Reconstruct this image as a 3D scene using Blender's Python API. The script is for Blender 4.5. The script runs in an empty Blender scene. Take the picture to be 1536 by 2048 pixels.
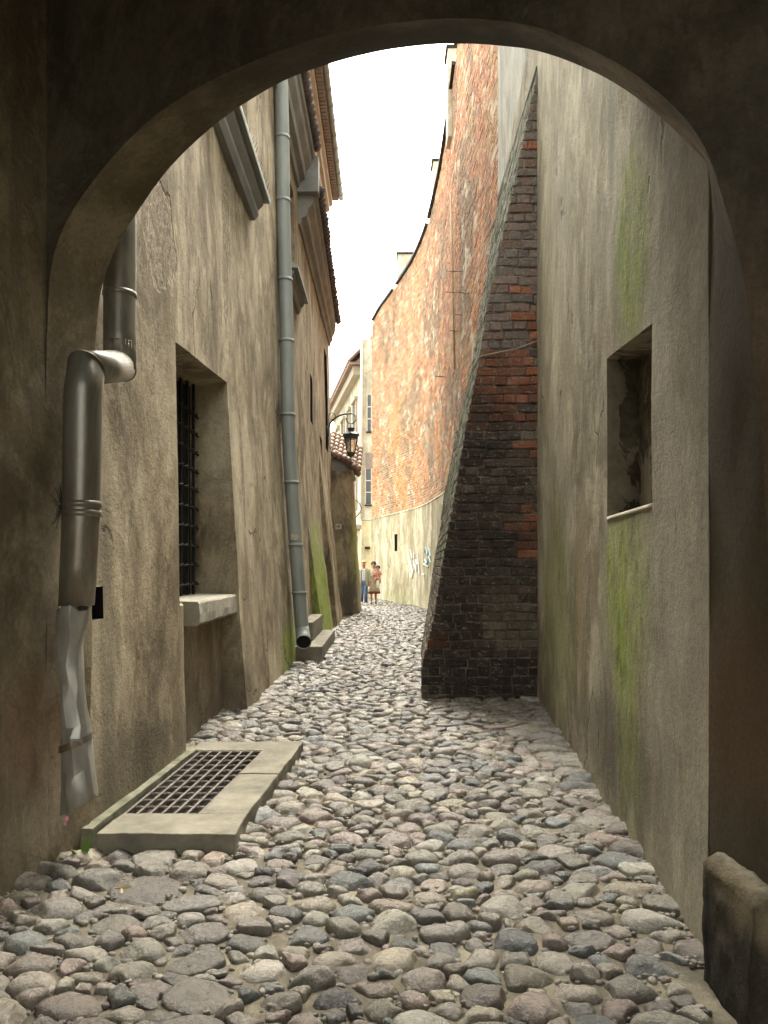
import bpy, math, random
import numpy as np
from mathutils import Vector, Matrix

# ------------------------------------------------------------------ camera, sky, sun, exposure
SC = bpy.context.scene
COL = SC.collection
F, CX, YH, HC = 1500.0, 768.0, 1130.0, 1.5        # focal length, centre, horizon (photo pixels), eye height
cam_data = bpy.data.cameras.new('camera')
cam = bpy.data.objects.new('camera', cam_data)
COL.objects.link(cam)
cam.location = (0, 0, HC)
cam.rotation_euler = (math.radians(90), 0, 0)
cam_data.sensor_fit = 'HORIZONTAL'
cam_data.sensor_width = 36.0
cam_data.lens = 36.0 * F / 1536.0
cam_data.shift_y = (YH - 1024.0) / 1536.0
cam_data.clip_start = 0.05
cam_data.clip_end = 2000.0
SC.camera = cam

world = bpy.data.worlds.new('World')
SC.world = world
world.use_nodes = True
wn, wl = world.node_tree.nodes, world.node_tree.links
wn.clear()
SUN_DIR = Vector((-0.10, -0.52, -1.05)).normalized()     # the way the light travels
sky = wn.new('ShaderNodeTexSky')
sky.sky_type = 'NISHITA'
sky.sun_disc = False
sky.sun_elevation = math.asin(-SUN_DIR.z)
sky.sun_rotation = math.atan2(-SUN_DIR.x, -SUN_DIR.y)
sky.dust_density = 4.0
sky.ozone_density = 0.6
hsv = wn.new('ShaderNodeHueSaturation')
hsv.inputs['Saturation'].default_value = 0.22
tint = wn.new('ShaderNodeMixRGB'); tint.blend_type = 'MULTIPLY'; tint.inputs[0].default_value = 1.0
tint.inputs[2].default_value = (1.0, 0.98, 0.87, 1)
bg = wn.new('ShaderNodeBackground')
bg.inputs['Strength'].default_value = 0.15
wo = wn.new('ShaderNodeOutputWorld')
wl.new(sky.outputs[0], hsv.inputs['Color'])
wl.new(hsv.outputs[0], tint.inputs[1])
wl.new(tint.outputs[0], bg.inputs['Color'])
wl.new(bg.outputs[0], wo.inputs['Surface'])

sun_data = bpy.data.lights.new('sun', 'SUN')
sun_data.energy = 0.65
sun_data.angle = math.radians(28)
sun_data.color = (1.0, 0.96, 0.88)
sun = bpy.data.objects.new('sun', sun_data)
COL.objects.link(sun)
sun.rotation_euler = SUN_DIR.to_track_quat('-Z', 'Y').to_euler()
sun.location = (-6, -12, 20)

SC.view_settings.view_transform = 'Standard'
SC.view_settings.look = 'None'
SC.view_settings.gamma = 1.0
SC.view_settings.exposure = 3.18
SC.render.resolution_x, SC.render.resolution_y = 768, 1024
try:
    SC.cycles.max_bounces = 10
    SC.cycles.diffuse_bounces = 6
except Exception:
    pass

random.seed(7)
RNG = np.random.default_rng(11)

# ------------------------------------------------------------------ helpers: maths
def up(px, py, Y):
    """photo pixel at distance Y -> world point"""
    return Vector(((px - CX) * Y / F, Y, HC - (py - YH) * Y / F))

def interp(x, xs, ys):
    return float(np.interp(x, xs, ys))

def smooth(t):
    t = max(0.0, min(1.0, t)); return t * t * (3 - 2 * t)

_P = RNG.permutation(512).astype(np.int64)
_P = np.concatenate([_P, _P, _P])
_V = RNG.random(512) * 2 - 1
def vnoise(p, freq=1.0, seed=0):
    """value noise -1..1 for an (n,3) array"""
    p = np.asarray(p, float) * freq + seed * 17.31
    i = np.floor(p).astype(np.int64); f = p - i
    f = f * f * (3 - 2 * f); i = i & 255
    def h(a, b, c):
        return _V[_P[_P[_P[(i[:, 0] + a) & 255] + ((i[:, 1] + b) & 255)] + ((i[:, 2] + c) & 255)] & 511]
    x, y, z = f[:, 0], f[:, 1], f[:, 2]
    l = lambda a, b, t: a + (b - a) * t
    return l(l(l(h(0,0,0), h(1,0,0), x), l(h(0,1,0), h(1,1,0), x), y),
             l(l(h(0,0,1), h(1,0,1), x), l(h(0,1,1), h(1,1,1), x), y), z)

def fbm(p, freq=1.0, octaves=3, seed=0):
    s = 0; a = 1.0
    for o in range(octaves):
        s = s + a * vnoise(p, freq * 2 ** o, seed + o); a *= 0.5
    return s

# ------------------------------------------------------------------ helpers: objects
def tag(o, label=None, cat=None, group=None, kind=None):
    if label: o['label'] = label
    if cat: o['category'] = cat
    if group: o['group'] = group
    if kind: o['kind'] = kind
    return o

def thing(name, loc, label, cat, group=None):
    o = bpy.data.objects.new(name, None)
    o.empty_display_size = 0.2
    COL.objects.link(o); o.location = loc
    return tag(o, label, cat, group)

def world_loc(o):
    v = Vector((0, 0, 0))
    while o is not None:
        v += o.location; o = o.parent
    return v

class MB:
    def __init__(s): s.v = []; s.f = []
    def add(s, vs, fs):
        n = len(s.v); s.v += [tuple(v) for v in vs]; s.f += [tuple(i + n for i in f) for f in fs]
    def box(s, lo, hi, rot=0.0, piv=None):
        x0, y0, z0 = lo; x1, y1, z1 = hi
        vs = [(x0,y0,z0),(x1,y0,z0),(x1,y1,z0),(x0,y1,z0),(x0,y0,z1),(x1,y0,z1),(x1,y1,z1),(x0,y1,z1)]
        if rot:
            cx, cy = piv if piv else ((x0 + x1) / 2, (y0 + y1) / 2)
            c, q = math.cos(rot), math.sin(rot)
            vs = [(cx + (x-cx)*c - (y-cy)*q, cy + (x-cx)*q + (y-cy)*c, z) for x, y, z in vs]
        s.add(vs, [(0,3,2,1),(4,5,6,7),(0,1,5,4),(1,2,6,5),(2,3,7,6),(3,0,4,7)])
    def loft(s, rings, cap=True, closed=True):
        n = len(rings[0]); base = len(s.v)
        for r in rings: s.v += [tuple(p) for p in r]
        for i in range(len(rings) - 1):
            for j in range(n if closed else n - 1):
                k = (j + 1) % n
                a = base + i * n
                s.f.append((a + j, a + k, a + n + k, a + n + j))
        if cap and closed:
            s.f.append(tuple(base + j for j in range(n))[::-1])
            e = base + (len(rings) - 1) * n
            s.f.append(tuple(e + j for j in range(n)))
    def tube(s, pts, r, n=8, cap=True, prof=None):
        pts = [Vector(p) for p in pts]
        rs = r if isinstance(r, (list, tuple)) else [r] * len(pts)
        rings = []; side = None
        for i, p in enumerate(pts):
            a = pts[max(0, i - 1)]; b = pts[min(len(pts) - 1, i + 1)]
            t = (b - a).normalized()
            if side is None:
                side = t.cross(Vector((0, 0, 1)) if abs(t.z) < 0.9 else Vector((0, 1, 0))).normalized()
            else:
                side = (side - t * side.dot(t)).normalized()
            w = t.cross(side)
            rings.append([p + (side * math.cos(2*math.pi*j/n) + w * math.sin(2*math.pi*j/n)) * rs[i] for j in range(n)])
        s.loft(rings, cap)
    def lathe(s, prof, c, n=24, squash=1.0, a0=0.0):
        s.loft([[(c[0] + r * math.cos(a0 + 2*math.pi*j/n), c[1] + squash * r * math.sin(a0 + 2*math.pi*j/n), c[2] + z)
                 for j in range(n)] for r, z in prof])
    def ball(s, c, r, n=12, m=8):
        rx, ry, rz = r if isinstance(r, (tuple, list)) else (r, r, r)
        s.loft([[(c[0] + rx*math.sin(t)*math.cos(2*math.pi*j/n), c[1] + ry*math.sin(t)*math.sin(2*math.pi*j/n), c[2] - rz*math.cos(t))
                 for j in range(n)] for t in [0.06 + (math.pi - 0.12) * i / m for i in range(m + 1)]])
    def build(s, name, mat, parent=None, smooth_=False, bevel=0, auto=None):
        off = world_loc(parent) if parent else Vector((0, 0, 0))
        me = bpy.data.meshes.new(name)
        me.from_pydata([(v[0]-off.x, v[1]-off.y, v[2]-off.z) for v in s.v], [], s.f)
        me.materials.append(mat)
        if smooth_: me.polygons.foreach_set('use_smooth', [True] * len(me.polygons))
        me.update()
        o = bpy.data.objects.new(name, me)
        COL.objects.link(o)
        if parent: o.parent = parent
        if bevel:
            b = o.modifiers.new('bevel', 'BEVEL'); b.width = bevel; b.segments = 2; b.limit_method = 'ANGLE'
        return o

def np_mesh(name, mat, V, Fq, parent=None, smooth_=True, color=None):
    """mesh from arrays; quads (n,4); color per vertex (n,3)"""
    off = world_loc(parent) if parent else Vector((0, 0, 0))
    V = np.asarray(V, np.float32) - np.array(off, np.float32)
    Fq = np.asarray(Fq, np.int32)
    me = bpy.data.meshes.new(name)
    me.vertices.add(len(V)); me.vertices.foreach_set('co', V.ravel())
    k = Fq.shape[1]
    me.loops.add(Fq.size); me.loops.foreach_set('vertex_index', Fq.ravel())
    me.polygons.add(len(Fq)); me.polygons.foreach_set('loop_start', np.arange(0, Fq.size, k, dtype=np.int32))
    me.polygons.foreach_set('loop_total', np.full(len(Fq), k, np.int32))
    me.update(calc_edges=True)
    me.polygons.foreach_set('use_smooth', np.full(len(Fq), smooth_, bool))
    if color is not None:
        a = me.color_attributes.new('Col', 'FLOAT_COLOR', 'POINT')
        c = np.ones((len(V), 4), np.float32); c[:, :3] = color
        a.data.foreach_set('color', c.ravel())
    me.materials.append(mat)
    o = bpy.data.objects.new(name, me); COL.objects.link(o)
    if parent: o.parent = parent
    return o

def lines(stops, step):
    """sorted coordinates through all the stops, no gap wider than step; a repeated stop stays twice"""
    out = [stops[0]]
    for a, b in zip(stops[:-1], stops[1:]):
        if b - a < 0.004: out.append(b); continue
        n = max(1, int(math.ceil((b - a) / step)))
        out += [a + (b - a) * i / n for i in range(1, n + 1)]
    return out

def grid_wall(name, mat, us, vs, fn, holes=(), parent=None, depth_fn=None, flip=False, amp=0.006, reveals=None):
    """surface fn(u,v)->xyz with rectangular holes (u0,u1,v0,v1); depth_fn(u,v)->offset vector draws the reveals"""
    nu, nv = len(us), len(vs)
    V = np.array([fn(u, v) for v in vs for u in us], float)
    if amp: 
        nz = fbm(V, 0.9, 4, 3) * amp
        V[:, 0] += nz; V[:, 1] += nz * 0.2
    V = [tuple(p) for p in V]
    fs = []
    def inhole(u, v): return any(h[0] < u < h[1] and h[2] < v < h[3] for h in holes)
    for j in range(nv - 1):
        for i in range(nu - 1):
            if inhole((us[i] + us[i+1]) / 2, (vs[j] + vs[j+1]) / 2): continue
            a = j * nu + i; q = (a, a + 1, a + nu + 1, a + nu)
            fs.append(q[::-1] if flip else q)
    wall = MB(); wall.v = list(V); wall.f = list(fs)
    wo_ = wall.build(name, mat, parent)
    for hi, h in enumerate(holes):
        iu = [i for i in range(nu) if h[0] - 1e-4 <= us[i] <= h[1] + 1e-4]
        jv = [j for j in range(nv) if h[2] - 1e-4 <= vs[j] <= h[3] + 1e-4]
        loop = [(i, jv[0]) for i in iu] + [(iu[-1], j) for j in jv[1:]] + [(i, jv[-1]) for i in iu[::-1][1:]] + [(iu[0], j) for j in jv[::-1][1:-1]]
        n = len(loop); D = 4; rv = []; rf = []
        for d in range(D + 1):
            for (i, j) in loop:
                p = Vector(V[j * nu + i]); q = Vector(depth_fn(us[i], vs[j], h))
                rv.append(tuple(p.lerp(q, d / D)))
        for d in range(D):
            for k in range(n):
                k2 = (k + 1) % n
                a = d*n + k; b = d*n + k2; c = a + n; e = b + n
                rf.append((a, c, e, b) if not flip else (a, b, e, c))
        cen = sum((Vector(rv[D*n + k]) for k in range(n)), Vector()) / n
        rv.append(tuple(cen)); ci = len(rv) - 1
        for k in range(n):
            rf.append((D*n + k, D*n + (k+1) % n, ci))
        rn, rm = reveals[hi] if reveals else ('reveal', mat)
        r_ = MB(); r_.v = rv; r_.f = rf
        r_.build(rn, rm, parent)
    return wo_

# ------------------------------------------------------------------ helpers: materials
class NT:
    def __init__(s, name):
        s.m = bpy.data.materials.new(name); s.m.use_nodes = True
        s.n = s.m.node_tree.nodes; s.l = s.m.node_tree.links; s.n.clear()
        s.out = s.n.new('ShaderNodeOutputMaterial'); s.b = s.n.new('ShaderNodeBsdfPrincipled')
        s.l.new(s.b.outputs[0], s.out.inputs['Surface'])
        g = s.n.new('ShaderNodeNewGeometry'); s.pos = g.outputs['Position']; s.nor = g.outputs['Normal']
    def _in(s, sock, v):
        if isinstance(v, bpy.types.NodeSocket): s.l.new(v, sock)
        elif isinstance(v, (tuple, list)) and len(v) == 3 and sock.type == 'RGBA': sock.default_value = (*v, 1)
        else: sock.default_value = v
    def map(s, scale=(1,1,1), loc=(0,0,0), v=None):
        m = s.n.new('ShaderNodeMapping'); m.inputs['Scale'].default_value = scale; m.inputs['Location'].default_value = loc
        s.l.new(v or s.pos, m.inputs['Vector']); return m.outputs[0]
    def noise(s, scale, detail=4, rough=0.55, v=None, dist=0.0):
        t = s.n.new('ShaderNodeTexNoise'); t.inputs['Scale'].default_value = scale; t.inputs['Detail'].default_value = detail
        t.inputs['Roughness'].default_value = rough; t.inputs['Distortion'].default_value = dist
        s.l.new(v or s.pos, t.inputs['Vector']); return t.outputs['Fac']
    def voro(s, scale, v=None, feature='F1', rand=1.0):
        t = s.n.new('ShaderNodeTexVoronoi'); t.feature = feature; t.inputs['Scale'].default_value = scale
        t.inputs['Randomness'].default_value = rand
        s.l.new(v or s.pos, t.inputs['Vector']); return t.outputs['Distance']
    def ramp(s, fac, stops):
        r = s.n.new('ShaderNodeValToRGB'); cr = r.color_ramp
        while len(cr.elements) < len(stops): cr.elements.new(0.5)
        for e, (p, c) in zip(cr.elements, stops):
            e.position = p; e.color = (*c, 1) if isinstance(c, (tuple, list)) else (c, c, c, 1)
        s.l.new(fac, r.inputs[0]); return r.outputs[0]
    def math(s, op, a, b=0.0, c=None, clamp=False):
        m = s.n.new('ShaderNodeMath'); m.operation = op; m.use_clamp = clamp
        s._in(m.inputs[0], a); s._in(m.inputs[1], b)
        if c is not None: s._in(m.inputs[2], c)
        return m.outputs[0]
    def mix(s, f, a, b, mode='MIX'):
        m = s.n.new('ShaderNodeMixRGB'); m.blend_type = mode
        s._in(m.inputs[0], f); s._in(m.inputs[1], a); s._in(m.inputs[2], b); return m.outputs[0]
    def step(s, x, lo, hi):
        m = s.n.new('ShaderNodeMapRange'); m.interpolation_type = 'SMOOTHSTEP'
        s._in(m.inputs['Value'], x); m.inputs['From Min'].default_value = lo; m.inputs['From Max'].default_value = hi
        return m.outputs[0]
    def blob(s, c, r, warp=0.35, edge=(1.0, 0.35)):
        """soft patch round c with radii r, edge broken up by noise"""
        v = s.n.new('ShaderNodeVectorMath'); v.operation = 'SUBTRACT'; s.l.new(s.pos, v.inputs[0]); v.inputs[1].default_value = c
        w = s.n.new('ShaderNodeVectorMath'); w.operation = 'DIVIDE'; s.l.new(v.outputs[0], w.inputs[0]); w.inputs[1].default_value = r
        q = s.n.new('ShaderNodeVectorMath'); q.operation = 'LENGTH'; s.l.new(w.outputs[0], q.inputs[0])
        if not hasattr(s, '_bw'): s._bw = s.noise(3.0, 4, 0.65, s.map((1, 1, 0.4)))
        d = s.math('ADD', q.outputs['Value'], s.math('MULTIPLY', s.math('SUBTRACT', s._bw, 0.5), warp * 2.8))
        m = s.n.new('ShaderNodeMapRange'); m.interpolation_type = 'SMOOTHSTEP'
        s.l.new(d, m.inputs['Value']); m.inputs['From Min'].default_value = edge[0]; m.inputs['From Max'].default_value = edge[1]
        return m.outputs[0]
    def bump(s, h, strength=0.3, dist=0.01, prev=None):
        b = s.n.new('ShaderNodeBump'); b.inputs['Strength'].default_value = strength; b.inputs['Distance'].default_value = dist
        s.l.new(h, b.inputs['Height'])
        if prev: s.l.new(prev, b.inputs['Normal'])
        return b.outputs[0]
    def done(s, col, rough=0.85, normal=None, metal=0.0, spec=0.3):
        s._in(s.b.inputs['Base Color'], col); s._in(s.b.inputs['Roughness'], rough)
        s.b.inputs['Metallic'].default_value = metal
        try: s.b.inputs['Specular IOR Level'].default_value = spec
        except Exception: pass
        if normal: s.l.new(normal, s.b.inputs['Normal'])
        return s.m

def plaster(name, dark, mid, light, streak=(0.10, 0.085, 0.065), streak_amt=0.55, moss=(), stains_and_shade=(), peel=None,
            cracks=0.7, grain=1.0, pale=None, flake=0.0):
    t = NT(name)
    wv = t.map((1, 1, 0.6))
    n1 = t.noise(1.0, 10, 0.66, wv, 0.9)
    col = t.ramp(n1, [(0.40, dark), (0.5, mid), (0.60, light)])
    n2 = t.noise(3.0, 10, 0.78, t.map((1, 1, 0.75), (3, 7, 1)), 0.5)            # mid blotches
    col = t.mix(t.math('MULTIPLY', t.step(n2, 0.48, 0.66), 0.60), col, pale or tuple(min(1, c * 1.22) for c in light))
    col = t.mix(t.math('MULTIPLY', t.step(n2, 0.48, 0.34), 0.55), col, tuple(c * 0.80 for c in dark))
    n0 = t.noise(0.8, 8, 0.6, t.map((1, 1, 0.6), (5, 13, 2)), 1.2)             # damp patches with tide lines
    col = t.mix(t.math('MULTIPLY', t.step(n0, 0.505, 0.545), 0.6), col, t.mix(1.0, col, (0.66, 0.64, 0.60), 'MULTIPLY'))
    n01 = t.noise(1.5, 9, 0.7, t.map((1, 1, 0.7), (15, 1, 7)), 0.8)
    col = t.mix(t.math('MULTIPLY', t.step(n01, 0.55, 0.565), 0.35), col, t.mix(1.0, col, (1.32, 1.28, 1.2), 'MULTIPLY'))
    n3 = t.noise(1.7, 9, 0.66, t.map((1, 1, 0.28), (11, 2, 5)), 0.3)          # rain streaks
    n3b = t.noise(7.0, 9, 0.82, t.map((1, 1, 0.42), (1, 9, 5)), 0.1)
    st = t.math('MULTIPLY', t.step(n3, 0.49, 0.62), streak_amt)
    col = t.mix(st, col, streak)
    col = t.mix(t.math('MULTIPLY', t.step(n3b, 0.52, 0.68), streak_amt * 0.42), col, tuple(c * 0.95 for c in streak))
    col = t.mix(t.math('MULTIPLY', t.step(n3b, 0.46, 0.32), 0.30), col, tuple(min(1, c * 1.3) for c in light))
    if flake:
        fl = t.noise(1.6, 8, 0.7, t.map((1, 1, 0.8), (21, 3, 8)), 1.2)
        fm = t.step(fl, 0.565, 0.575)
        col = t.mix(t.math('MULTIPLY', fm, flake), col, tuple(c * 0.72 for c in mid))
    else: fm = None
    for c, r, sc, a, wp in stains_and_shade:
        col = t.mix(t.math('MULTIPLY', t.blob(c, r, wp), a), col, sc)
    for c, r, a in moss:
        mcol = t.ramp(t.noise(12, 6, 0.7, t.map((1, 1, 0.4))), [(0.38, (0.12, 0.16, 0.03)), (0.60, (0.30, 0.38, 0.05))])
        k = t.math('MULTIPLY', t.blob(c, r, 0.32), a)
        k = t.math('MULTIPLY', k, t.step(t.noise(16, 6, 0.75, t.map((1, 1, 0.25), (4, 4, 4))), 0.2, 0.48))
        k = t.math('MULTIPLY', k, t.math('ADD', 0.5, t.math('MULTIPLY', t.step(t.noise(5, 8, 0.75, t.map((1, 1, 0.35), (8, 1, 4)), 0.5), 0.42, 0.58), 0.5)))
        col = t.mix(k, col, mcol)
    g = t.noise(38, 6, 0.8)
    col = t.mix(t.math('MULTIPLY', t.step(g, 0.38, 0.62), 0.5), col, t.mix(1.0, col, (0.60, 0.60, 0.60), 'MULTIPLY'))
    sp = t.step(t.voro(34.0), 0.13, 0.07)                                      # small pits
    spm = t.math('MULTIPLY', sp, t.step(t.noise(2.5, 3), 0.55, 0.68))
    col = t.mix(t.math('MULTIPLY', spm, 0.8), col, tuple(c * 0.3 for c in streak))
    # cracks
    dv = t.n.new('ShaderNodeTexNoise'); dv.inputs['Scale'].default_value = 2.2; dv.inputs['Detail'].default_value = 7
    t.l.new(t.pos, dv.inputs['Vector'])
    ad = t.n.new('ShaderNodeMixRGB'); ad.blend_type = 'ADD'; ad.inputs[0].default_value = 0.55
    t.l.new(t.map((1, 1, 0.45)), ad.inputs[1]); t.l.new(dv.outputs['Color'], ad.inputs[2])
    ed = t.voro(0.75, ad.outputs[0], 'DISTANCE_TO_EDGE')
    cr = t.math('MULTIPLY', t.step(ed, 0.009, 0.002), t.step(t.noise(0.9, 3, 0.5, t.map((1, 1, 1), (9, 9, 9))), 0.54, 0.58))
    col = t.mix(t.math('MULTIPLY', cr, cracks), col, (0.02, 0.017, 0.013))
    if peel:
        for c, r in peel:
            pm = t.blob(c, r, 0.5, (0.80, 0.74))
            rough_c = t.ramp(t.noise(22, 8, 0.8), [(0.36, (0.08, 0.06, 0.04)), (0.5, (0.24, 0.19, 0.125)), (0.64, (0.48, 0.42, 0.30))])
            col = t.mix(t.math('MULTIPLY', pm, 0.8), col, rough_c)
    else: pm = None
    h = t.math('ADD', t.math('MULTIPLY', t.noise(6, 8, 0.68), 0.8), t.math('MULTIPLY', g, 0.5 * grain))
    h = t.math('SUBTRACT', h, t.math('MULTIPLY', cr, 0.9))
    h = t.math('SUBTRACT', h, t.math('MULTIPLY', spm, 0.4))
    if fm is not None: h = t.math('SUBTRACT', h, t.math('MULTIPLY', fm, 0.25 if flake else 0.0))
    if peel:
        for c, r in peel:
            pm2 = t.blob(c, r, 0.5, (0.80, 0.74))
            h = t.math('SUBTRACT', h, t.math('MULTIPLY', pm2, t.math('ADD', 0.5, t.noise(26, 6, 0.8))))
    nrm = t.bump(h, 0.9, 0.028)
    return t.done(col, 0.88, nrm, spec=0.2)

def simple(name, c0, c1, scale=8, rough=0.7, metal=0.0, bump=0.3, bscale=60, spec=0.3, dist=0.004, stretch=(1, 1, 1)):
    t = NT(name)
    n = t.noise(scale, 7, 0.65, t.map(stretch))
    col = t.ramp(n, [(0.32, c0), (0.68, c1)])
    nr = t.bump(t.noise(bscale, 5, 0.7), bump, dist)
    return t.done(col, rough, nr, metal, spec)

def attr_mat(name, speck=0.5, rough=(0.35, 0.7), bscale=90, bstr=0.5, stain=None, bdist=0.004, lichen=0.0, spec=0.2):
    t = NT(name)
    a = t.n.new('ShaderNodeAttribute'); a.attribute_name = 'Col'
    n = t.noise(bscale, 6, 0.75); nl = t.noise(14, 7, 0.7, None, 0.8)
    col = t.mix(t.math('MULTIPLY', t.step(n, 0.35, 0.65), speck), a.outputs['Color'], t.mix(1.0, a.outputs['Color'], (0.45, 0.44, 0.43), 'MULTIPLY'))
    col = t.mix(t.math('MULTIPLY', t.step(nl, 0.5, 0.75), 0.6), col, t.mix(1.0, col, (1.7, 1.65, 1.55), 'MULTIPLY'))
    col = t.mix(t.math('MULTIPLY', t.step(nl, 0.47, 0.3), 0.5), col, t.mix(1.0, col, (0.5, 0.5, 0.5), 'MULTIPLY'))
    if stain:
        for c, r, sc, am in stain:
            col = t.mix(t.math('MULTIPLY', t.blob(c, r, 0.45), am), col, sc)
    if lichen:
        col = t.mix(t.math('MULTIPLY', t.step(t.noise(20, 8, 0.8, t.map((1, 1, 1.6))), 0.56, 0.62), lichen), col, (0.30, 0.28, 0.21))
    r = t.n.new('ShaderNodeMapRange'); t.l.new(nl, r.inputs['Value']); r.inputs['From Min'].default_value = 0.3; r.inputs['From Max'].default_value = 0.7
    r.inputs['To Min'].default_value = rough[0]; r.inputs['To Max'].default_value = rough[1]
    h = t.math('ADD', n, t.math('MULTIPLY', t.noise(28, 6, 0.7), 2.0))
    return t.done(col, r.outputs[0], t.bump(h, bstr, bdist), spec=spec)

GREEN_HI = (0.10, 0.15, 0.025)
M = {}
M['plaster_left'] = plaster('plaster_left', (0.175, 0.135, 0.085), (0.33, 0.27, 0.18), (0.44, 0.375, 0.26),
    streak=(0.16, 0.125, 0.085), streak_amt=0.5,
    moss=[((-1.4, 10.9, 0.0), (0.8, 1.2, 1.0), 0.9)],
    stains_and_shade=[((-1.55, 6.6, 0.2), (0.6, 2.2, 0.55), (0.09, 0.07, 0.05), 0.6, 0.4),
            ((-1.6, 6.9, 0.75), (0.5, 0.55, 0.5), (0.20, 0.13, 0.065), 0.55, 0.4),
            ((-1.55, 4.6, 0.25), (0.6, 1.1, 0.4), (0.10, 0.085, 0.055), 0.55, 0.4),
            ((-1.5, 4.25, 1.0), (0.6, 0.12, 1.6), (0.11, 0.095, 0.07), 0.5, 0.4)],
    peel=[((-1.68, 7.7, 4.9), (0.4, 0.26, 1.15)), ((-1.6, 5.2, 3.75), (0.4, 0.4, 0.5)), ((-1.62, 8.2, 2.6), (0.4, 0.09, 0.8))], flake=0.35)
M['plaster_right'] = plaster('plaster_right', (0.22, 0.19, 0.125), (0.37, 0.33, 0.235), (0.46, 0.415, 0.31),
    streak=(0.21, 0.19, 0.15), streak_amt=0.45,
    moss=[((1.35, 4.05, 3.2), (0.9, 0.50, 0.72), 1.0), ((1.38, 4.25, 1.35), (0.9, 0.70, 0.75), 0.85),
          ((1.38, 4.15, 0.75), (0.9, 0.38, 1.0), 0.6), ((1.6, 6.9, 1.0), (0.8, 1.3, 1.4), 0.35)],
    stains_and_shade=[((1.4, 4.6, 0.4), (0.5, 1.9, 0.45), (0.12, 0.105, 0.08), 0.65, 0.5),
            ((1.3, 3.1, 2.2), (0.8, 0.75, 3.2), (0.44, 0.40, 0.32), 0.35, 0.5),  # paler grey, lightened further because the near wall gets little light
            ((1.5, 5.6, 1.2), (0.5, 0.35, 1.0), (0.33, 0.25, 0.14), 0.5, 0.5),
            ((1.42, 4.55, 4.15), (0.5, 0.16, 0.7), (0.13, 0.14, 0.10), 0.6, 0.4),
            ((1.6, 7.0, 1.4), (0.5, 0.9, 1.1), (0.20, 0.16, 0.09), 0.4, 0.5)], cracks=0.6)
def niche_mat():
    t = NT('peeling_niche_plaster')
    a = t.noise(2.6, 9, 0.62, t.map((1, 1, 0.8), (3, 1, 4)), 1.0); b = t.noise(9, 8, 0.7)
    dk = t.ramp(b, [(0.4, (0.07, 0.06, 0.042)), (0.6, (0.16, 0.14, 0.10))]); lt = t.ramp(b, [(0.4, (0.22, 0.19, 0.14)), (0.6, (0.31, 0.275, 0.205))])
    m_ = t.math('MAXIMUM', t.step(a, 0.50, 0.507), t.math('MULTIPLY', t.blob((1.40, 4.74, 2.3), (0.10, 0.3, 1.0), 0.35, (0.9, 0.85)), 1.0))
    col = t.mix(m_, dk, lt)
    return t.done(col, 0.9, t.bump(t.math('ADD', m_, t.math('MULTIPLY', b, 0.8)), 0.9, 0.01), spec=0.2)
M['plaster_niche'] = niche_mat()
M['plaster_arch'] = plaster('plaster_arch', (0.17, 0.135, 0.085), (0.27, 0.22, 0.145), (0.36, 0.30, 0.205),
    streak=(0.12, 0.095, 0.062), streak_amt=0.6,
    stains_and_shade=[((0.1, 3.2, 4.05), (2.0, 1.5, 0.9), (0.075, 0.068, 0.06), 0.85, 0.25), ((1.27, 2.6, 1.5), (0.25, 0.7, 3.2), (0.095, 0.075, 0.048), 0.85, 0.3), ((1.25, 2.6, 1.0), (0.4, 0.4, 0.5), (0.17, 0.095, 0.04), 0.5, 0.5), ((-1.7, 3.6, 0.7), (0.4, 0.5, 0.4), (0.22, 0.10, 0.05), 0.4, 0.5)],  # first patch puts the soffit's shade into the colour; second darkens the right jamb
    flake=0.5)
M['plaster_shaded'] = plaster('plaster_shaded', (0.075, 0.065, 0.048), (0.11, 0.092, 0.068), (0.15, 0.128, 0.095),  # darker copy of the arch plaster; shade of the unlit faces put into colour
    streak=(0.045, 0.035, 0.023), streak_amt=0.4, stains_and_shade=[((1.3, 2.5, 1.6), (0.5, 0.5, 1.2), (0.14, 0.085, 0.045), 0.6, 0.5), ((-1.7, 3.3, 0.4), (0.5, 1.0, 0.6), (0.17, 0.10, 0.055), 0.6, 0.5)], flake=0.4)
M['plaster_pale'] = plaster('plaster_pale', (0.36, 0.31, 0.19), (0.52, 0.46, 0.31), (0.62, 0.57, 0.42), streak=(0.28, 0.23, 0.14), streak_amt=0.5,
    moss=[((0.5, 29, 0.1), (2.5, 3, 0.6), 0.35)])
M['plaster_grey'] = plaster('plaster_grey', (0.34, 0.33, 0.28), (0.44, 0.43, 0.37), (0.52, 0.51, 0.45), streak=(0.25, 0.24, 0.20), streak_amt=0.5, cracks=0)
M['cream'] = plaster('cream_render', (0.52, 0.48, 0.36), (0.60, 0.56, 0.44), (0.66, 0.63, 0.52), streak=(0.30, 0.27, 0.20), streak_amt=0.35, cracks=0)
M['yellow'] = plaster('yellow_render', (0.52, 0.44, 0.24), (0.60, 0.51, 0.30), (0.66, 0.58, 0.38), streak=(0.28, 0.24, 0.14), streak_amt=0.35, cracks=0)
M['plaster_annex'] = plaster('plaster_annex', (0.18, 0.15, 0.10), (0.30, 0.25, 0.17), (0.40, 0.34, 0.24), streak=(0.10, 0.09, 0.065), streak_amt=0.85,
    moss=[((-0.85, 22.6, 2.2), (0.25, 0.6, 1.9), 0.9)], stains_and_shade=[((-1.1, 22.3, 0.6), (0.4, 0.8, 0.6), (0.13, 0.12, 0.10), 0.7, 0.4)])
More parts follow.
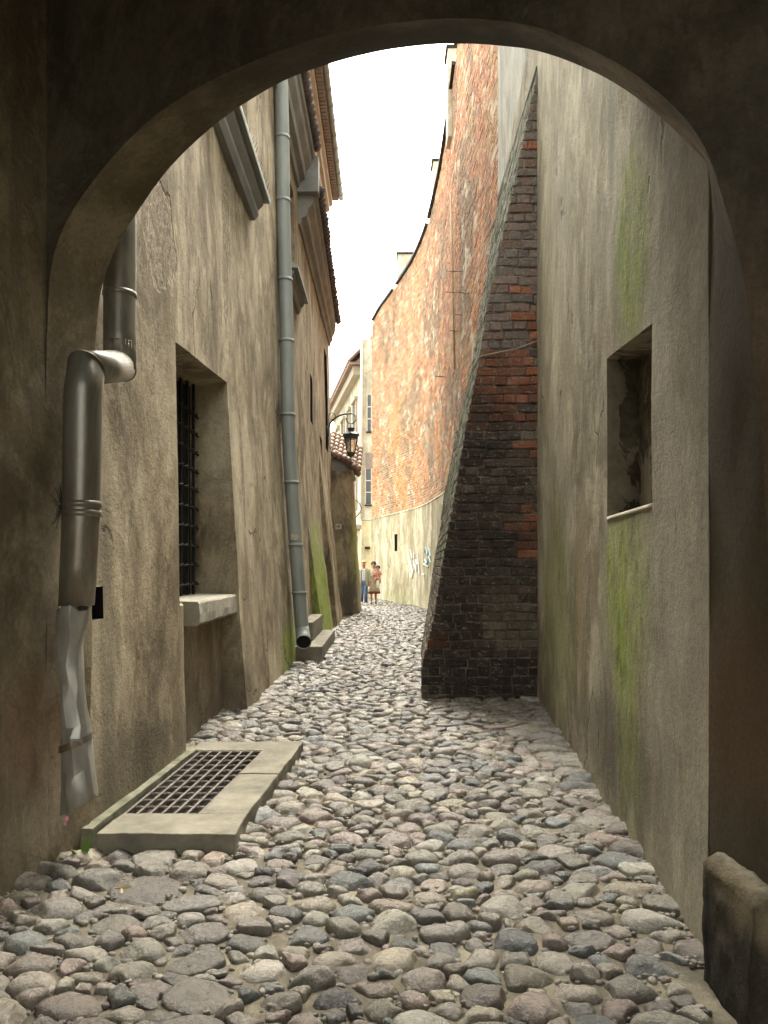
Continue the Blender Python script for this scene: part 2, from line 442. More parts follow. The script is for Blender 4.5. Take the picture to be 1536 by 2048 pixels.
M['plaster_moss'] = plaster('plaster_moss', (0.22, 0.18, 0.11), (0.33, 0.28, 0.18), (0.42, 0.37, 0.25), streak=(0.14, 0.12, 0.08), streak_amt=0.5,
    moss=[((-1.3, 16.0, 0.9), (0.8, 2.6, 2.3), 1.0), ((-1.2, 15.5, 0.5), (0.8, 2.6, 1.4), 0.9)])
M['stone_curb'] = simple('stone_curb', (0.105, 0.095, 0.07), (0.225, 0.205, 0.155), 5, 0.8, 0, 0.7, 45, dist=0.01)
M['stone_edge'] = simple('stone_edge', (0.075, 0.075, 0.045), (0.21, 0.20, 0.14), 9, 0.85, 0, 0.8, 40, dist=0.01)
M['sill'] = simple('sill_stone', (0.21, 0.19, 0.145), (0.35, 0.325, 0.26), 6, 0.85, 0, 0.7, 50, dist=0.01)
M['iron'] = simple('wrought_iron', (0.012, 0.011, 0.010), (0.035, 0.03, 0.026), 20, 0.6, 0.3, 0.5, 90)
M['grate_iron'] = simple('rusty_iron', (0.075, 0.06, 0.05), (0.19, 0.165, 0.145), 25, 0.55, 0.4, 0.5, 90)
M['black'] = simple('dark_void', (0.006, 0.006, 0.006), (0.014, 0.013, 0.012), 5, 0.9, 0, 0.2, 20)
M['zinc_blue'] = simple('painted_zinc', (0.19, 0.205, 0.185), (0.29, 0.305, 0.28), 3, 0.55, 0.1, 0.3, 30, 0.4, stretch=(1, 1, 0.3))
def zinc():
    t = NT('weathered_zinc')
    n = t.noise(4, 7, 0.7, t.map((1, 1, 0.35)), 0.5)
    col = t.ramp(n, [(0.35, (0.13, 0.118, 0.092)), (0.52, (0.23, 0.215, 0.18)), (0.68, (0.33, 0.315, 0.28))])
    rust = t.math('MULTIPLY', t.blob((-1.5, 3.7, 1.35), (0.3, 0.3, 0.75), 0.6), t.step(t.noise(10, 6, 0.7, t.map((1, 1, 0.3))), 0.35, 0.6))
    col = t.mix(t.math('MULTIPLY', rust, 0.75), col, (0.16, 0.115, 0.075))
    rust2 = t.blob((-1.53, 3.7, 0.40), (0.09, 0.3, 0.3), 0.5)
    col = t.mix(t.math('MULTIPLY', rust2, 0.8), col, (0.17, 0.10, 0.05))
    r = t.n.new('ShaderNodeMapRange'); t.l.new(n, r.inputs[0]); r.inputs['To Min'].default_value = 0.26; r.inputs['To Max'].default_value = 0.48
    return t.done(col, r.outputs[0], t.bump(t.noise(14, 5, 0.6), 0.3, 0.006), 0.45, 0.5)
M['zinc'] = zinc()
M['zinc_pale'] = simple('dented_zinc', (0.17, 0.15, 0.12), (0.40, 0.39, 0.35), 5, 0.36, 0.4, 0.3, 30, 0.5, stretch=(1, 1, .4))
M['tile'] = simple('roof_tile', (0.17, 0.115, 0.09), (0.33, 0.24, 0.19), 9, 0.85, 0, 0.5, 40, stretch=(1, 1, 1))
M['tile_dark'] = simple('roof_tile_dark', (0.055, 0.05, 0.05), (0.13, 0.10, 0.09), 9, 0.85, 0, 0.5, 40)
M['cornice_dark'] = simple('cornice_grey', (0.15, 0.145, 0.135), (0.25, 0.24, 0.22), 3, 0.9, 0, 0.5, 50, stretch=(1, 0.5, 1))
M['cornice_cream'] = simple('cornice_cream', (0.33, 0.285, 0.22), (0.43, 0.38, 0.31), 3, 0.9, 0, 0.4, 50)
M['soffit'] = simple('soffit_copper', (0.20, 0.165, 0.14), (0.29, 0.245, 0.215), 5, 0.8, 0, 0.4, 40)
M['glass_dark'] = simple('dark_glass', (0.03, 0.035, 0.04), (0.07, 0.08, 0.085), 2, 0.15, 0, 0.05, 5, 0.6)
M['frame'] = simple('window_frame_paint', (0.50, 0.46, 0.38), (0.60, 0.56, 0.48), 8, 0.6)
M['stone_guard'] = plaster('guard_stone_skin', (0.02, 0.018, 0.014), (0.05, 0.042, 0.032), (0.12, 0.10, 0.07), streak=(0.02, 0.017, 0.013),
    stains_and_shade=[((1.22, 2.45, 0.36), (0.09, 0.4, 0.14), (0.26, 0.20, 0.11), 0.7, 0.5), ((1.3, 2.5, 0.50), (0.6, 0.6, 0.075), (0.34, 0.31, 0.25), 0.6, 0.6), ((1.18, 2.5, 0.40), (0.05, 0.5, 0.16), (0.22, 0.18, 0.11), 0.5, 0.6)], cracks=1.0)
M['cobble'] = attr_mat('cobble_stone', 0.7, (0.16, 0.42), 80, 0.8, bdist=0.007, spec=0.6)
M['brick_dark'] = attr_mat('buttress_brick', 0.6, (0.7, 0.95), 60, 1.0, bdist=0.016, lichen=0.75,
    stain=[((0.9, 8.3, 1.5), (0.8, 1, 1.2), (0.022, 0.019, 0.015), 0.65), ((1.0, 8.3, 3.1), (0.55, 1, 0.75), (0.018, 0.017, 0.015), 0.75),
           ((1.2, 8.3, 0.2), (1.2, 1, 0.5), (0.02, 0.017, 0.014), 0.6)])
M['brick_far'] = attr_mat('brick_wall', 0.4, (0.7, 0.95), 50, 0.8, bdist=0.012)
def grime():
    t = NT('grimy_mortar'); n = t.noise(6, 8, 0.72)
    col = t.ramp(n, [(0.36, (0.05, 0.042, 0.032)), (0.5, (0.12, 0.10, 0.075)), (0.62, (0.27, 0.235, 0.17))])
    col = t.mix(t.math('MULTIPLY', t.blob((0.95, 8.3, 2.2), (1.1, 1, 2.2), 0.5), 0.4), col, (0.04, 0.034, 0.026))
    return t.done(col, 0.95, t.bump(t.noise(45, 7, 0.75), 1.0, 0.014))
M['mortar_dark'] = grime()
M['mortar_pale'] = simple('mortar_pale', (0.36, 0.30, 0.20), (0.58, 0.51, 0.38), 4, 0.95, 0, 0.9, 30, dist=0.012)
M['lichen_brick'] = attr_mat('lichened_brick', 0.5, (0.75, 0.95), 60, 0.9, bdist=0.012, lichen=0.75)
def sand():
    t = NT('sandy_joint')
    n = t.noise(2.0, 9, 0.7)
    col = t.ramp(n, [(0.38, (0.10, 0.085, 0.06)), (0.5, (0.18, 0.155, 0.11)), (0.62, (0.27, 0.24, 0.17))])
    col = t.mix(t.math('MULTIPLY', t.step(t.noise(5, 6, 0.7), 0.44, 0.6), 0.8), col, (0.085, 0.075, 0.055))
    g = t.noise(120, 5, 0.8)
    col = t.mix(t.math('MULTIPLY', t.step(g, 0.4, 0.65), 0.5), col, t.mix(1.0, col, (0.5, 0.5, 0.5), 'MULTIPLY'))
    h = t.math('ADD', t.math('MULTIPLY', t.noise(25, 7, 0.75), 2.0), g)
    return t.done(col, 0.85, t.bump(h, 0.8, 0.01), spec=0.3)
M['sand'] = sand()

# ================================================================== brick builder
def bricks_on(name, mat, parent, surf, u0, u1, v0, v1, bl, bh, color, mask=None, joint=0.012, depth=0.05, jit=0.006, proud=0.012, bond='mixed', bev=0.007, wobble=0.0):
    """separate bricks laid in courses over surf(u,v)->(pos); one mesh"""
    def frame(u, v):
        e = 0.02
        p = np.array(surf(u, v)); pu = np.array(surf(u + e, v)) - p; pv = np.array(surf(u, v + e)) - p
        pu /= np.linalg.norm(pu); pv /= np.linalg.norm(pv)
        nn = np.cross(pu, pv); nn /= np.linalg.norm(nn)
        return p, pu, pv, nn
    Vs, Fs, Cs = [], [], []; nb = 0
    v = v0; row = 0
    quad = np.array([(0,1,5,4),(1,2,6,5),(2,3,7,6),(3,0,4,7),(4,5,9,8),(5,6,10,9),(6,7,11,10),(7,4,8,11),(8,9,10,11)])
    rnd = random.Random(hash(name) % 1000 if False else len(name) * 13)
    while v < v1:
        ub, ue = (u0(v), u1(v)) if callable(u0) else (u0, u1)
        header = (row % 2 == 1)
        L = bl * (0.52 if header and bond == 'rows' else 1.0)
        u = ub - (rnd.random() * 0.5 * bl if not callable(u0) else 0)
        first = True
        while u < ue:
            l = L * rnd.uniform(0.9, 1.1)
            if bond == 'mixed' and rnd.random() < 0.3: l *= 0.52
            if first and callable(u0) and header: l *= 0.55
            first = False
            if u + l > ue: l = ue - u + (0.0 if callable(u0) else 0.02)
            if l < 0.05: break
            h = bh * rnd.uniform(0.93, 1.03)
            if mask is None or mask(u + l / 2, v + h / 2):
                p, pu, pv, nn = frame(u + l / 2, v + h / 2); wob = wobble * (math.sin(u * 5.1 + v * 1.7) + 0.6 * math.sin(u * 11.3 + v * 4.1))
                hl, hh = (l - joint) / 2, (h - joint) / 2
                o = rnd.uniform(-jit, jit) + proud
                tl = rnd.uniform(-0.02, 0.02)
                pts = []
                for (zz, ins) in ((o - depth, 0), (o - bev, 0), (o, bev)):
                    for a, b in ((-1,-1),(1,-1),(1,1),(-1,1)):
                        aa = a * (hl - ins) ; bb = b * (hh - ins)
                        pts.append(p + pu * (aa + rnd.uniform(-.003, .003)) + pv * (bb + aa * tl + rnd.uniform(-.003, .003)) + nn * (zz + rnd.uniform(-.002, .002)) + pv * wob)
                Vs += pts; Fs.append(quad + nb * 12); nb += 1
                c = color(u + l / 2, v + h / 2, p, rnd)
                Cs += [c] * 12
            u += l
        v += bh; row += 1
    return np_mesh(name, mat, np.array(Vs), np.concatenate(Fs), parent, False, np.array(Cs))

# ================================================================== ground
LX = lambda Y: interp(Y, [0, 3.36, 3.93, 5.5, 6.1, 7.6, 7.64, 12, 14.5, 17.6, 18, 19.2, 20.8, 22.5, 40], [-1.7, -1.72, -1.58, -1.46, -1.64, -1.64, -1.39, -1.34, -1.17, -1.17, -1.13, -1.13, -0.95, -0.85, -4.5])
def ground_z(x, y):
    P = np.stack([x, y, np.zeros_like(x)], -1)
    near = np.exp(-((np.abs(x) / 12) ** 4)) * np.exp(-(((y - 10) / 40) ** 4))
    well = ((x > -1.46) & (x < -0.95) & (y > 4.22) & (y < 5.62)) * 0.75
    return near * (fbm(P, 0.9, 3, 5) * 0.016) - well
gx = sorted(set([-300, -150, -70, -30, -12, -6] + [round(-3 + i * 0.045, 3) for i in range(134)] + [6, 12, 30, 70, 150, 300]))
gy = sorted(set([-300, -120, -40, -12, -4] + [round(-0.5 + i * 0.04, 3) for i in range(260)] + [round(10 + i * 0.12, 3) for i in range(250)] + [50, 70, 120, 300]))
GX, GY = np.meshgrid(gx, gy)
xx, yy = GX.ravel().astype(float), GY.ravel().astype(float)
fine = (np.abs(xx) < 3.2) & (yy > -0.6) & (yy < 40)
zz = ground_z(xx, yy) + np.where(fine, fbm(np.stack([xx, yy, 0 * xx], -1), 9, 3, 8) * 0.008, 0)
nx_, ny_ = len(gx), len(gy)
ii = np.arange(nx_ * ny_).reshape(ny_, nx_)
gf = np.stack([ii[:-1, :-1], ii[:-1, 1:], ii[1:, 1:], ii[1:, :-1]], -1).reshape(-1, 4)
tag(np_mesh('ground', M['sand'], np.stack([xx, yy, zz], -1), gf), kind='structure')

# ------------------------------------------------------------------ cobbles: packed stones, one paving mesh per stretch
def pack(x0, x1, y0, y1, sizes, ok, fixed=(), stretch=1.35, seed=1, sz=None):
    rnd = random.Random(seed)
    pts = [(x, y * stretch, r) for x, y, r in fixed]
    cell = 0.25; grid = {}
    def put(i): grid.setdefault((int(pts[i][0] // cell), int(pts[i][1] // cell)), []).append(i)
    for i in range(len(pts)): put(i)
    area = (x1 - x0) * (y1 - y0) * stretch
    for r, dens in sizes:
        n = int(area * dens)
        for _ in range(n):
            x = rnd.uniform(x0, x1); ys = rnd.uniform(y0, y1) * stretch
            rr = r * rnd.uniform(0.85, 1.15) * (sz(x, ys / stretch) if sz else 1)
            if not ok(x, ys / stretch): continue
            a, b = int(x // cell), int(ys // cell); good = True
            for da in (-2, -1, 0, 1, 2):
                for db in (-2, -1, 0, 1, 2):
                    for j in grid.get((a + da, b + db), ()):
                        q = pts[j]
                        if (q[0]-x)**2 + (q[1]-ys)**2 < ((q[2] + rr) * 0.93) ** 2: good = False; break
                    if not good: break
                if not good: break
            if good:
                pts.append((x, ys, rr)); put(len(pts) - 1)
    return np.array(pts)

PAL = np.array([(0.36,0.335,0.29),(0.42,0.385,0.32),(0.36,0.30,0.265),(0.26,0.275,0.275),(0.17,0.165,0.155),(0.46,0.41,0.32),(0.54,0.51,0.45),(0.40,0.32,0.275),(0.29,0.265,0.23),(0.33,0.275,0.25)])
_g = PAL.mean(1, keepdims=True) * np.array([1.05, 1.0, 0.90]); PAL = (PAL * 0.95 + _g * 0.05) * np.array([0.50, 0.485, 0.45])
PW = np.array([.19,.16,.12,.09,.08,.08,.07,.05,.10,.06])
def cobbles(name, pts, K, Mr, flatf, seed, stretch=1.35, gap=0.003, hk=1.0, dark=None, tz=None):
    rng = np.random.default_rng(seed)
    n = len(pts); X = pts[:, 0]; Yv = pts[:, 1]; R = pts[:, 2]
    th = np.arange(K) * 2 * np.pi / K
    U = np.stack([np.cos(th), np.sin(th)], -1)
    rad = np.full((n, K), 0.0)
    order = np.argsort(Yv); inv = Yv[order]
    for i in range(n):
        lo = np.searchsorted(inv, Yv[i] - 0.55); hi = np.searchsorted(inv, Yv[i] + 0.55)
        idx = order[lo:hi]; idx = idx[(np.abs(X[idx] - X[i]) < 0.55) & (idx != i)]
        if len(idx) == 0: rad[i] = R[i]; continue
        d = np.stack([X[idx] - X[i], Yv[idx] - Yv[i]], -1)
        dd = (d ** 2).sum(-1)
        lim = (dd + R[i]**2 - R[idx]**2) / 2                       # d.u r = lim
        q = np.maximum(U @ d.T, 0) / np.maximum(lim, 1e-5)           # 1/r for each
        c0 = 1.0 / (R[i] * 2.1)
        inv_r = ((q ** 9).sum(-1) + c0 ** 9) ** (1 / 9)
        rad[i] = 1 / inv_r
    rad = np.maximum(rad - gap - rng.uniform(0, 0.004, (n, 1)), 0.012)
    rm = rad.mean(1)
    flat = flatf(X, Yv / stretch)
    H = rm * rng.uniform(0.65, 1.0, n) * (1 - flat * 0.65) * hk
    topz = rng.uniform(0.012, 0.038, n) * (1 - flat * 0.6) + rm * 0.17
    if tz is not None: topz = rng.uniform(tz[0], tz[1], n)
    ex = rng.uniform(0.50, 0.80, n)                                   # squareness
    ph = np.linspace(0.0, 1.0, Mr + 1)[1:] * np.pi * 0.60
    pts3 = np.zeros((n, 1 + K * Mr, 3)); pts3[:, 0] = (0, 0, 1)
    for k, p in enumerate(ph):
        rho = np.sin(min(p, np.pi/2)) ** ex * (1.0 if p < np.pi/2 else math.cos((p - np.pi/2)) ** 0.5)
        z = np.sign(np.cos(p)) * abs(np.cos(p)) ** ex
        pts3[:, 1 + k*K:1 + (k+1)*K, 0] = rho[:, None] * U[None, :, 0]
        pts3[:, 1 + k*K:1 + (k+1)*K, 1] = rho[:, None] * U[None, :, 1]
        pts3[:, 1 + k*K:1 + (k+1)*K, 2] = z[:, None] if np.ndim(z) else z
    # chips: flatten against random planes
    for c in range(4):
        nv = rng.normal(size=(n, 3)); nv[:, 2] = np.abs(nv[:, 2]) * 0.9 + 0.45
        nv /= np.linalg.norm(nv, axis=1, keepdims=True)
        off = rng.uniform(0.78, 1.2, n)
        e = np.maximum((pts3 * nv[:, None, :]).sum(-1) - off[:, None], 0)
        pts3 -= nv[:, None, :] * (e * 0.9)[..., None]
    lp = pts3.reshape(-1, 3) + np.repeat(rng.uniform(0, 200, (n, 3)), 1 + K*Mr, 0)
    if K >= 16:
        nz = fbm(lp, 1.6, 4, seed).reshape(n, -1)
        pts3 *= (1 + nz[..., None] * 0.06)
    rr = np.concatenate([rad[:, :1] * 0 + rm[:, None], np.tile(rad, (1, Mr))], 1)
    out = np.zeros_like(pts3)
    out[..., 0] = pts3[..., 0] * rr; out[..., 1] = pts3[..., 1] * rr / stretch; out[..., 2] = (pts3[..., 2] - 1) * H[:, None]
    tx, ty = rng.normal(0, 0.10, n), rng.normal(0, 0.10, n)
    out[..., 2] += out[..., 0] * tx[:, None] + out[..., 1] * ty[:, None] + topz[:, None]
    gz = ground_z(X, Yv / stretch)
    out[..., 0] += X[:, None]; out[..., 1] += (Yv / stretch)[:, None]; out[..., 2] += gz[:, None]
    ci = rng.choice(len(PAL), n, p=PW / PW.sum())
    C = PAL[ci] * rng.uniform(0.55, 1.35, (n, 1)) * rng.uniform(0.97, 1.03, (n, 3))
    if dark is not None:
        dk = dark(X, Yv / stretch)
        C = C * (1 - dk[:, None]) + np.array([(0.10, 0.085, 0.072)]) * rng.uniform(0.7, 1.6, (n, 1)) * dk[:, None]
    C = np.repeat(C, 1 + K*Mr, 0)
    tri = np.array([(0, 1 + j, 1 + (j+1) % K) for j in range(K)])
    qd = np.array([(1 + k*K + j, 1 + (k+1)*K + j, 1 + (k+1)*K + (j+1) % K, 1 + k*K + (j+1) % K) for k in range(Mr-1) for j in range(K)])
    # triangles written as quads with the centre shared by pairs
    tq = np.array([(0, 1 + j, 1 + (j+1) % K, 1 + (j+2) % K) for j in range(0, K, 2)])
    Fq = np.concatenate([tq, qd])
    base = (np.arange(n) * (1 + K*Mr))[:, None, None]
    Fa = (Fq[None] + base).reshape(-1, 4)
    return tag(np_mesh(name, M['cobble'], out.reshape(-1, 3), Fa, None, True, C), kind='structure')

def in_box(x, y, a): return a[0] < x < a[1] and a[2] < y < a[3]
def wallR(Y): return interp(Y, [0, 2.45, 2.85, 8.5, 13.2, 16, 18.5, 20.5, 22.3, 25, 27.3, 29.2, 31, 32.2, 33.5, 36], [1.3, 1.27, 1.235, 1.72, 2.0, 1.92, 1.81, 1.74, 1.66, 1.45, 1.1, .62, .15, -.17, -.53, -1.2])
def ok_cob(x, y):
    if x < LX(y) + 0.03 or x > wallR(y) - 0.05: return False
    if in_box(x, y, (-1.7, -0.72, 3.84, 5.93)): return False
    if in_box(x, y, (-1.5, -0.90, 11.45, 14.6)): return False
    if in_box(x, y, (1.02, 1.6, 2.25, 2.85)): return False
    if 8.28 < y < 13.2 and x > 0.42 + (y - 8.3) * 0.045: return False
    return True
fixed = [(-1.08, 3.42, .20), (-0.84, 3.28, .13), (-1.33, 3.55, .15), (-1.42, 3.25, .13), (-0.72, 3.02, .11), (-0.70, 2.80, .11), (-0.64, 2.58, .13), (-0.60, 2.38, .12),
         (-1.12, 3.10, .12), (-0.93, 3.62, .10), (0.12, 2.42, .11), (-0.16, 3.48, .115), (0.05, 4.0, .10)]
fixed += [(wallR(y) - 0.16, y, 0.12) for y in (3.15, 3.45, 3.75, 4.05, 4.35, 4.7, 5.05, 5.4, 5.75, 6.1, 6.5)]
def near_flat(x, y):
    f = np.zeros_like(x)
    f = np.maximum(f, np.clip(1.4 - np.hypot((x + 1.02) / 0.34, (y - 3.36) / 0.24), 0, 1))
    f = np.maximum(f, ((x > -0.82) & (x < -0.55) & (y < 3.1)) * 0.9)
    f = np.maximum(f, ((x > 0.45) & (y > 6.6) & (y < 8.4)) * 0.85)
    f = np.maximum(f, ((x > 0.75 + (y - 3) * 0.1) & (y > 3)) * 0.4)
    return f
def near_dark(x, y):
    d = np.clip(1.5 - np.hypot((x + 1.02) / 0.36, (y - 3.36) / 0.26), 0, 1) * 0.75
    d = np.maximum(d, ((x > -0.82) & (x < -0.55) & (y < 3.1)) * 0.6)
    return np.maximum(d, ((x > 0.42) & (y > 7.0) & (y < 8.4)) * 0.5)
SZ = lambda x, y: 1.25 if (x > 0.5 and 6.5 < y < 8.4) else 1.0
pn = pack(-2.0, 2.0, 1.2, 5.6, [(0.102, 50), (0.080, 150), (0.062, 380), (0.045, 700), (0.033, 600)], ok_cob, fixed, seed=3, sz=SZ)
cobbles('cobblestone_road', pn, 36, 12, near_flat, 5, dark=near_dark)
pm_ = pack(-2.0, 2.1, 5.62, 13.6, [(0.092, 50), (0.070, 150), (0.054, 380), (0.040, 500)], ok_cob, seed=4, sz=SZ)
cobbles('cobblestone_road', pm_, 22, 8, near_flat, 6, dark=near_dark)
pf = pack(-2.6, 2.2, 13.65, 27.0, [(0.10, 50), (0.075, 130), (0.055, 250)], ok_cob, seed=5)
cobbles('cobblestone_road', pf, 12, 5, near_flat, 7)
pf2 = pack(-3.6, 2.2, 27.6, 40.0, [(0.10, 50), (0.075, 130)], ok_cob, seed=6)
cobbles('cobblestone_road', pf2, 10, 4, near_flat, 8)
rg_ = random.Random(9); gp = []
for _ in range(9000):
    y = 1.4 + 9 * rg_.random() ** 1.3; x = rg_.uniform(LX(y), wallR(y))
    if rg_.random() < 0.35: x = rg_.choice([LX(y) + rg_.random() * 0.10, wallR(y) - rg_.random() * 0.10])
    if in_box(x, y, (-1.6, -0.66, 3.84, 5.93)) or in_box(x, y, (1.08, 1.6, 2.25, 2.80)) or (y > 8.28 and x > 0.4): continue
    gp.append((x, y * 1.35, rg_.uniform(0.005, 0.017)))
g0 = cobbles('gravel', np.array(gp), 8, 4, lambda x, y: x * 0, 19, tz=(0.004, 0.022)); g0['kind'] = 'stuff'
# paler threshold of long kerb slabs laid across the lane
mb = MB(); x = -1.0
while x < 1.5:
    w = random.uniform(0.5, 0.9); mb.box((x, 27.02, -0.05), (x + w - 0.02, 27.5, 0.055 + random.uniform(-.008, .008))); x += w
tag(mb.build('kerb_strip', M['stone_edge'], None, bevel=0.01), kind='structure')

# ================================================================== archway building (we stand inside its passage)
arch = thing('archway_building', (0, 2.9, 0), 'dark plastered archway passage framing the view of the lane', 'archway')
OUT = [(180,1690),(182,1300),(186,900),(190,700),(198,610),(212,545),(240,480),(270,430),(330,345),(400,275),(470,220),(560,165),(640,133),(720,110),(800,95),(915,87),(1000,91),(1080,103),(1180,140),(1260,185),(1330,240),(1380,290),(1418,340),(1418,600),(1418,1100),(1418,1700),(1418,1925)]
INN = [(88,1740),(92,1300),(93,900),(94,700),(97,600),(104,530),(125,460),(160,398),(215,325),(290,248),(370,190),(470,138),(570,98),(660,70),(760,50),(900,38),(1000,42),(1090,58),(1195,105),(1280,155),(1350,215),(1395,270),(1430,345),(1495,600),(1538,1100),(1550,1700),(1555,2050)]
def spl(P, m=6):
    P = [Vector((a, b, 0)) for a, b in P]; out = []
    for i in range(len(P) - 1):
        p0 = P[max(0, i-1)]; p1 = P[i]; p2 = P[i+1]; p3 = P[min(len(P)-1, i+2)]
        for k in range(m):
            t = k / m
            l12 = (p2 - p1).length
            m1 = (p2 - p0) / max(1e-6, (p2 - p0).length) * l12; m2 = (p3 - p1) / max(1e-6, (p3 - p1).length) * l12
            out.append(p1*(2*t**3-3*t**2+1) + m1*(t**3-2*t**2+t) + p2*(-2*t**3+3*t**2) + m2*(t**3-t**2))
    out.append(P[-1]); return [(v.x, v.y) for v in out]
def on_plane(px, py, A, B):
    """photo pixel onto the vertical plane through ground points A,B"""
    k = (px - CX) / F                      # X = k Y
    dx, dy = B[0] - A[0], B[1] - A[1]      # A + s d : A0 + s dx = k (A1 + s dy)
    s_ = (k * A[1] - A[0]) / (dx - k * dy)
    Y = A[1] + s_ * dy
    return Vector((k * Y, Y, HC - (py - YH) * Y / F))
OA, OB = (-1.57, 4.0), (1.235, 2.85)
IA, IB = (-1.665, 3.70), (1.27, 2.42)
oc = [on_plane(a, b, OA, OB) for a, b in spl(OUT)]
ic = [on_plane(a, b, IA, IB) for a, b in spl(INN)]
for c in (oc, ic):
    c[0].z = -0.05; c[-1].z = -0.05
n = len(oc)
# reveal of the arch: rings from inner to outer edge, slightly rounded, with uneven plaster
mb = MB(); rings = []
for d in range(9):
    t = d / 8
    r = []
    for a, b in zip(ic, oc):
        p = a.lerp(b, t); r.append(p)
    rings.append(r)
arr = np.array([[tuple(p) for p in r] for r in rings])
nz = fbm(arr.reshape(-1, 3), 2.2, 4, 2).reshape(9, n)
for d in range(9):
    w = math.sin(math.pi * d / 8) ** 0.5 if 0 < d < 8 else 0.25
    arr[d, :, 0] += nz[d] * 0.02 * w; arr[d, :, 2] += nz[d] * 0.012 * w
mb.v = [tuple(p) for p in arr.reshape(-1, 3)]
mb.f = [(d*n + j, d*n + j + 1, (d+1)*n + j + 1, (d+1)*n + j) for d in range(8) for j in range(n - 1)]
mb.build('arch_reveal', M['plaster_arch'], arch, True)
def face_ring(edge_pts, A, B, s0, s1, ztop, name, flip, amp):
    dx, dy = B[0]-A[0], B[1]-A[1]; L = math.hypot(dx, dy); ux, uy = dx/L, dy/L
    def to2(p): return ((p[0]-A[0])*ux + (p[1]-A[1])*uy, p[2])
    e2 = [to2(p) for p in edge_pts]
    cx_, cz_ = (e2[0][0] + e2[-1][0]) / 2, 2.0
    V, Fq = [], []
    m = 14
    for (a, z) in e2:
        if z < cz_: 
            tgt = (s0 if a < cx_ else s1, z)
        else:
            da, dz = a - cx_, z - cz_
            k = min(((s0 if da < 0 else s1) - cx_) / da if abs(da) > 1e-6 else 1e9, (ztop - cz_) / dz if dz > 1e-6 else 1e9)
            tgt = (cx_ + da*k, cz_ + dz*k)
        for i in range(m + 1):
            t = (i / m) ** 1.6
            q = (a + (tgt[0]-a)*t, z + (tgt[1]-z)*t)
            V.append((A[0] + q[0]*ux, A[1] + q[0]*uy, q[1]))
    V = np.array(V); nz = fbm(V, 1.3, 4, 6) * amp
    V[:, 1] += nz
    mb = MB()
    mb.v = [tuple(p) for p in V]
    # keep the rim on the reveal
    for j in range(len(e2)): mb.v[j*(m+1)] = tuple(edge_pts[j])
    for j in range(len(e2) - 1):
        for i in range(m):
            a = j*(m+1) + i; q = (a, a+1, a+m+2, a+m+1)
            mb.f.append(q[::-1] if flip else q)
    return mb.build(name, M['plaster_shaded'], arch, True)
ie = [Vector(mb.v[j]) for j in range(n)]; oe = [Vector(mb.v[8*n + j]) for j in range(n)]
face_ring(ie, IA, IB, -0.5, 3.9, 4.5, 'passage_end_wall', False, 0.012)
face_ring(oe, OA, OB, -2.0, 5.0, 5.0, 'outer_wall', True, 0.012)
# passage side walls, vault and the unseen block above, kept low and short to admit light
def side(name, x_of_y, y0, y1, flip):
    ys = lines([y0, -1, y1], 0.15); zs = lines([-0.05, 4.5], 0.15)
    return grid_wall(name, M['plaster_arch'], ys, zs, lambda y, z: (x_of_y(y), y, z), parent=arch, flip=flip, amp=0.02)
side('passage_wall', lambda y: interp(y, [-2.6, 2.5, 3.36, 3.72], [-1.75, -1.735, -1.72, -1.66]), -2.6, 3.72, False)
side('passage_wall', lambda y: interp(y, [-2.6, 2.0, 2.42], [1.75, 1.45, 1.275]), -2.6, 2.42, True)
mb = MB(); mb.box((-2.2, -2.6, 4.35), (2.2, 4.1, 4.55)); mb.build('ceiling', M['plaster_shaded'], arch)
mb = MB(); mb.box((-4.4, -2.6, 4.56), (4.4, 1.6, 5.0)); mb.build('unseen_top_block', M['plaster_arch'], arch)
mb = MB(); mb.box((-4.4, -2.6, 0), (-1.8, 2.6, 4.55)); mb.build('side_block', M['plaster_arch'], arch)
mb = MB(); mb.box((1.8, -2.6, 0), (4.4, 1.4, 4.55)); mb.build('side_block', M['plaster_arch'], arch)

# guard stone at the right jamb
gs = MB(); nu_, nv_ = 18, 16; V = []
def gpt(x, y, z): V.append((x, y, z)); return len(V) - 1
for lo, hi in (((1.165, 2.36, -0.05), (1.70, 2.74, 0.46)),):
    N = 16; rings = []
    for k in range(N + 1):
        z = lo[2] + (hi[2] - lo[2]) * k / N
        ring = []
        c = 0.0 if k < N else 0.012
        for (a, b, c_, d) in ((lo[0]+c, lo[1]+c, hi[0]-c, lo[1]+c), (hi[0]-c, lo[1]+c, hi[0]-c, hi[1]-c), (hi[0]-c, hi[1]-c, lo[0]+c, hi[1]-c), (lo[0]+c, hi[1]-c, lo[0]+c, lo[1]+c)):
            for q in range(14): ring.append((a + (c_-a)*q/14, b + (d-b)*q/14, z))
        rings.append(ring)
    tops = [[tuple(Vector(p).lerp(Vector(((lo[0]+hi[0])/2, (lo[1]+hi[1])/2, p[2])), t)) for p in rings[-1]] for t in (0.2, 0.45, 0.75, 0.97)]
    gs.loft(rings + tops)
A_ = np.array(gs.v); nzx = fbm(A_, 5, 4, 21); nzz = fbm(A_, 7, 4, 31)
topm = np.clip((A_[:, 2] - 0.40) / 0.12, 0, 1)
A_[:, 0] += nzx * 0.012 + fbm(A_, 16, 3, 51) * 0.006; A_[:, 1] += nzz * 0.013 + fbm(A_, 18, 3, 61) * 0.006
A_[:, 2] -= topm * (np.abs(fbm(A_, 9, 3, 41)) * 0.035 + np.clip(1.21 - A_[:, 0], 0, 0.1) * 1.2)
gs.v = [tuple(p) for p in A_]
tag(gs.build('guard_stone', M['stone_guard'], None, True), 'blackened broken guard stone at the foot of the right jamb', 'guard stone')

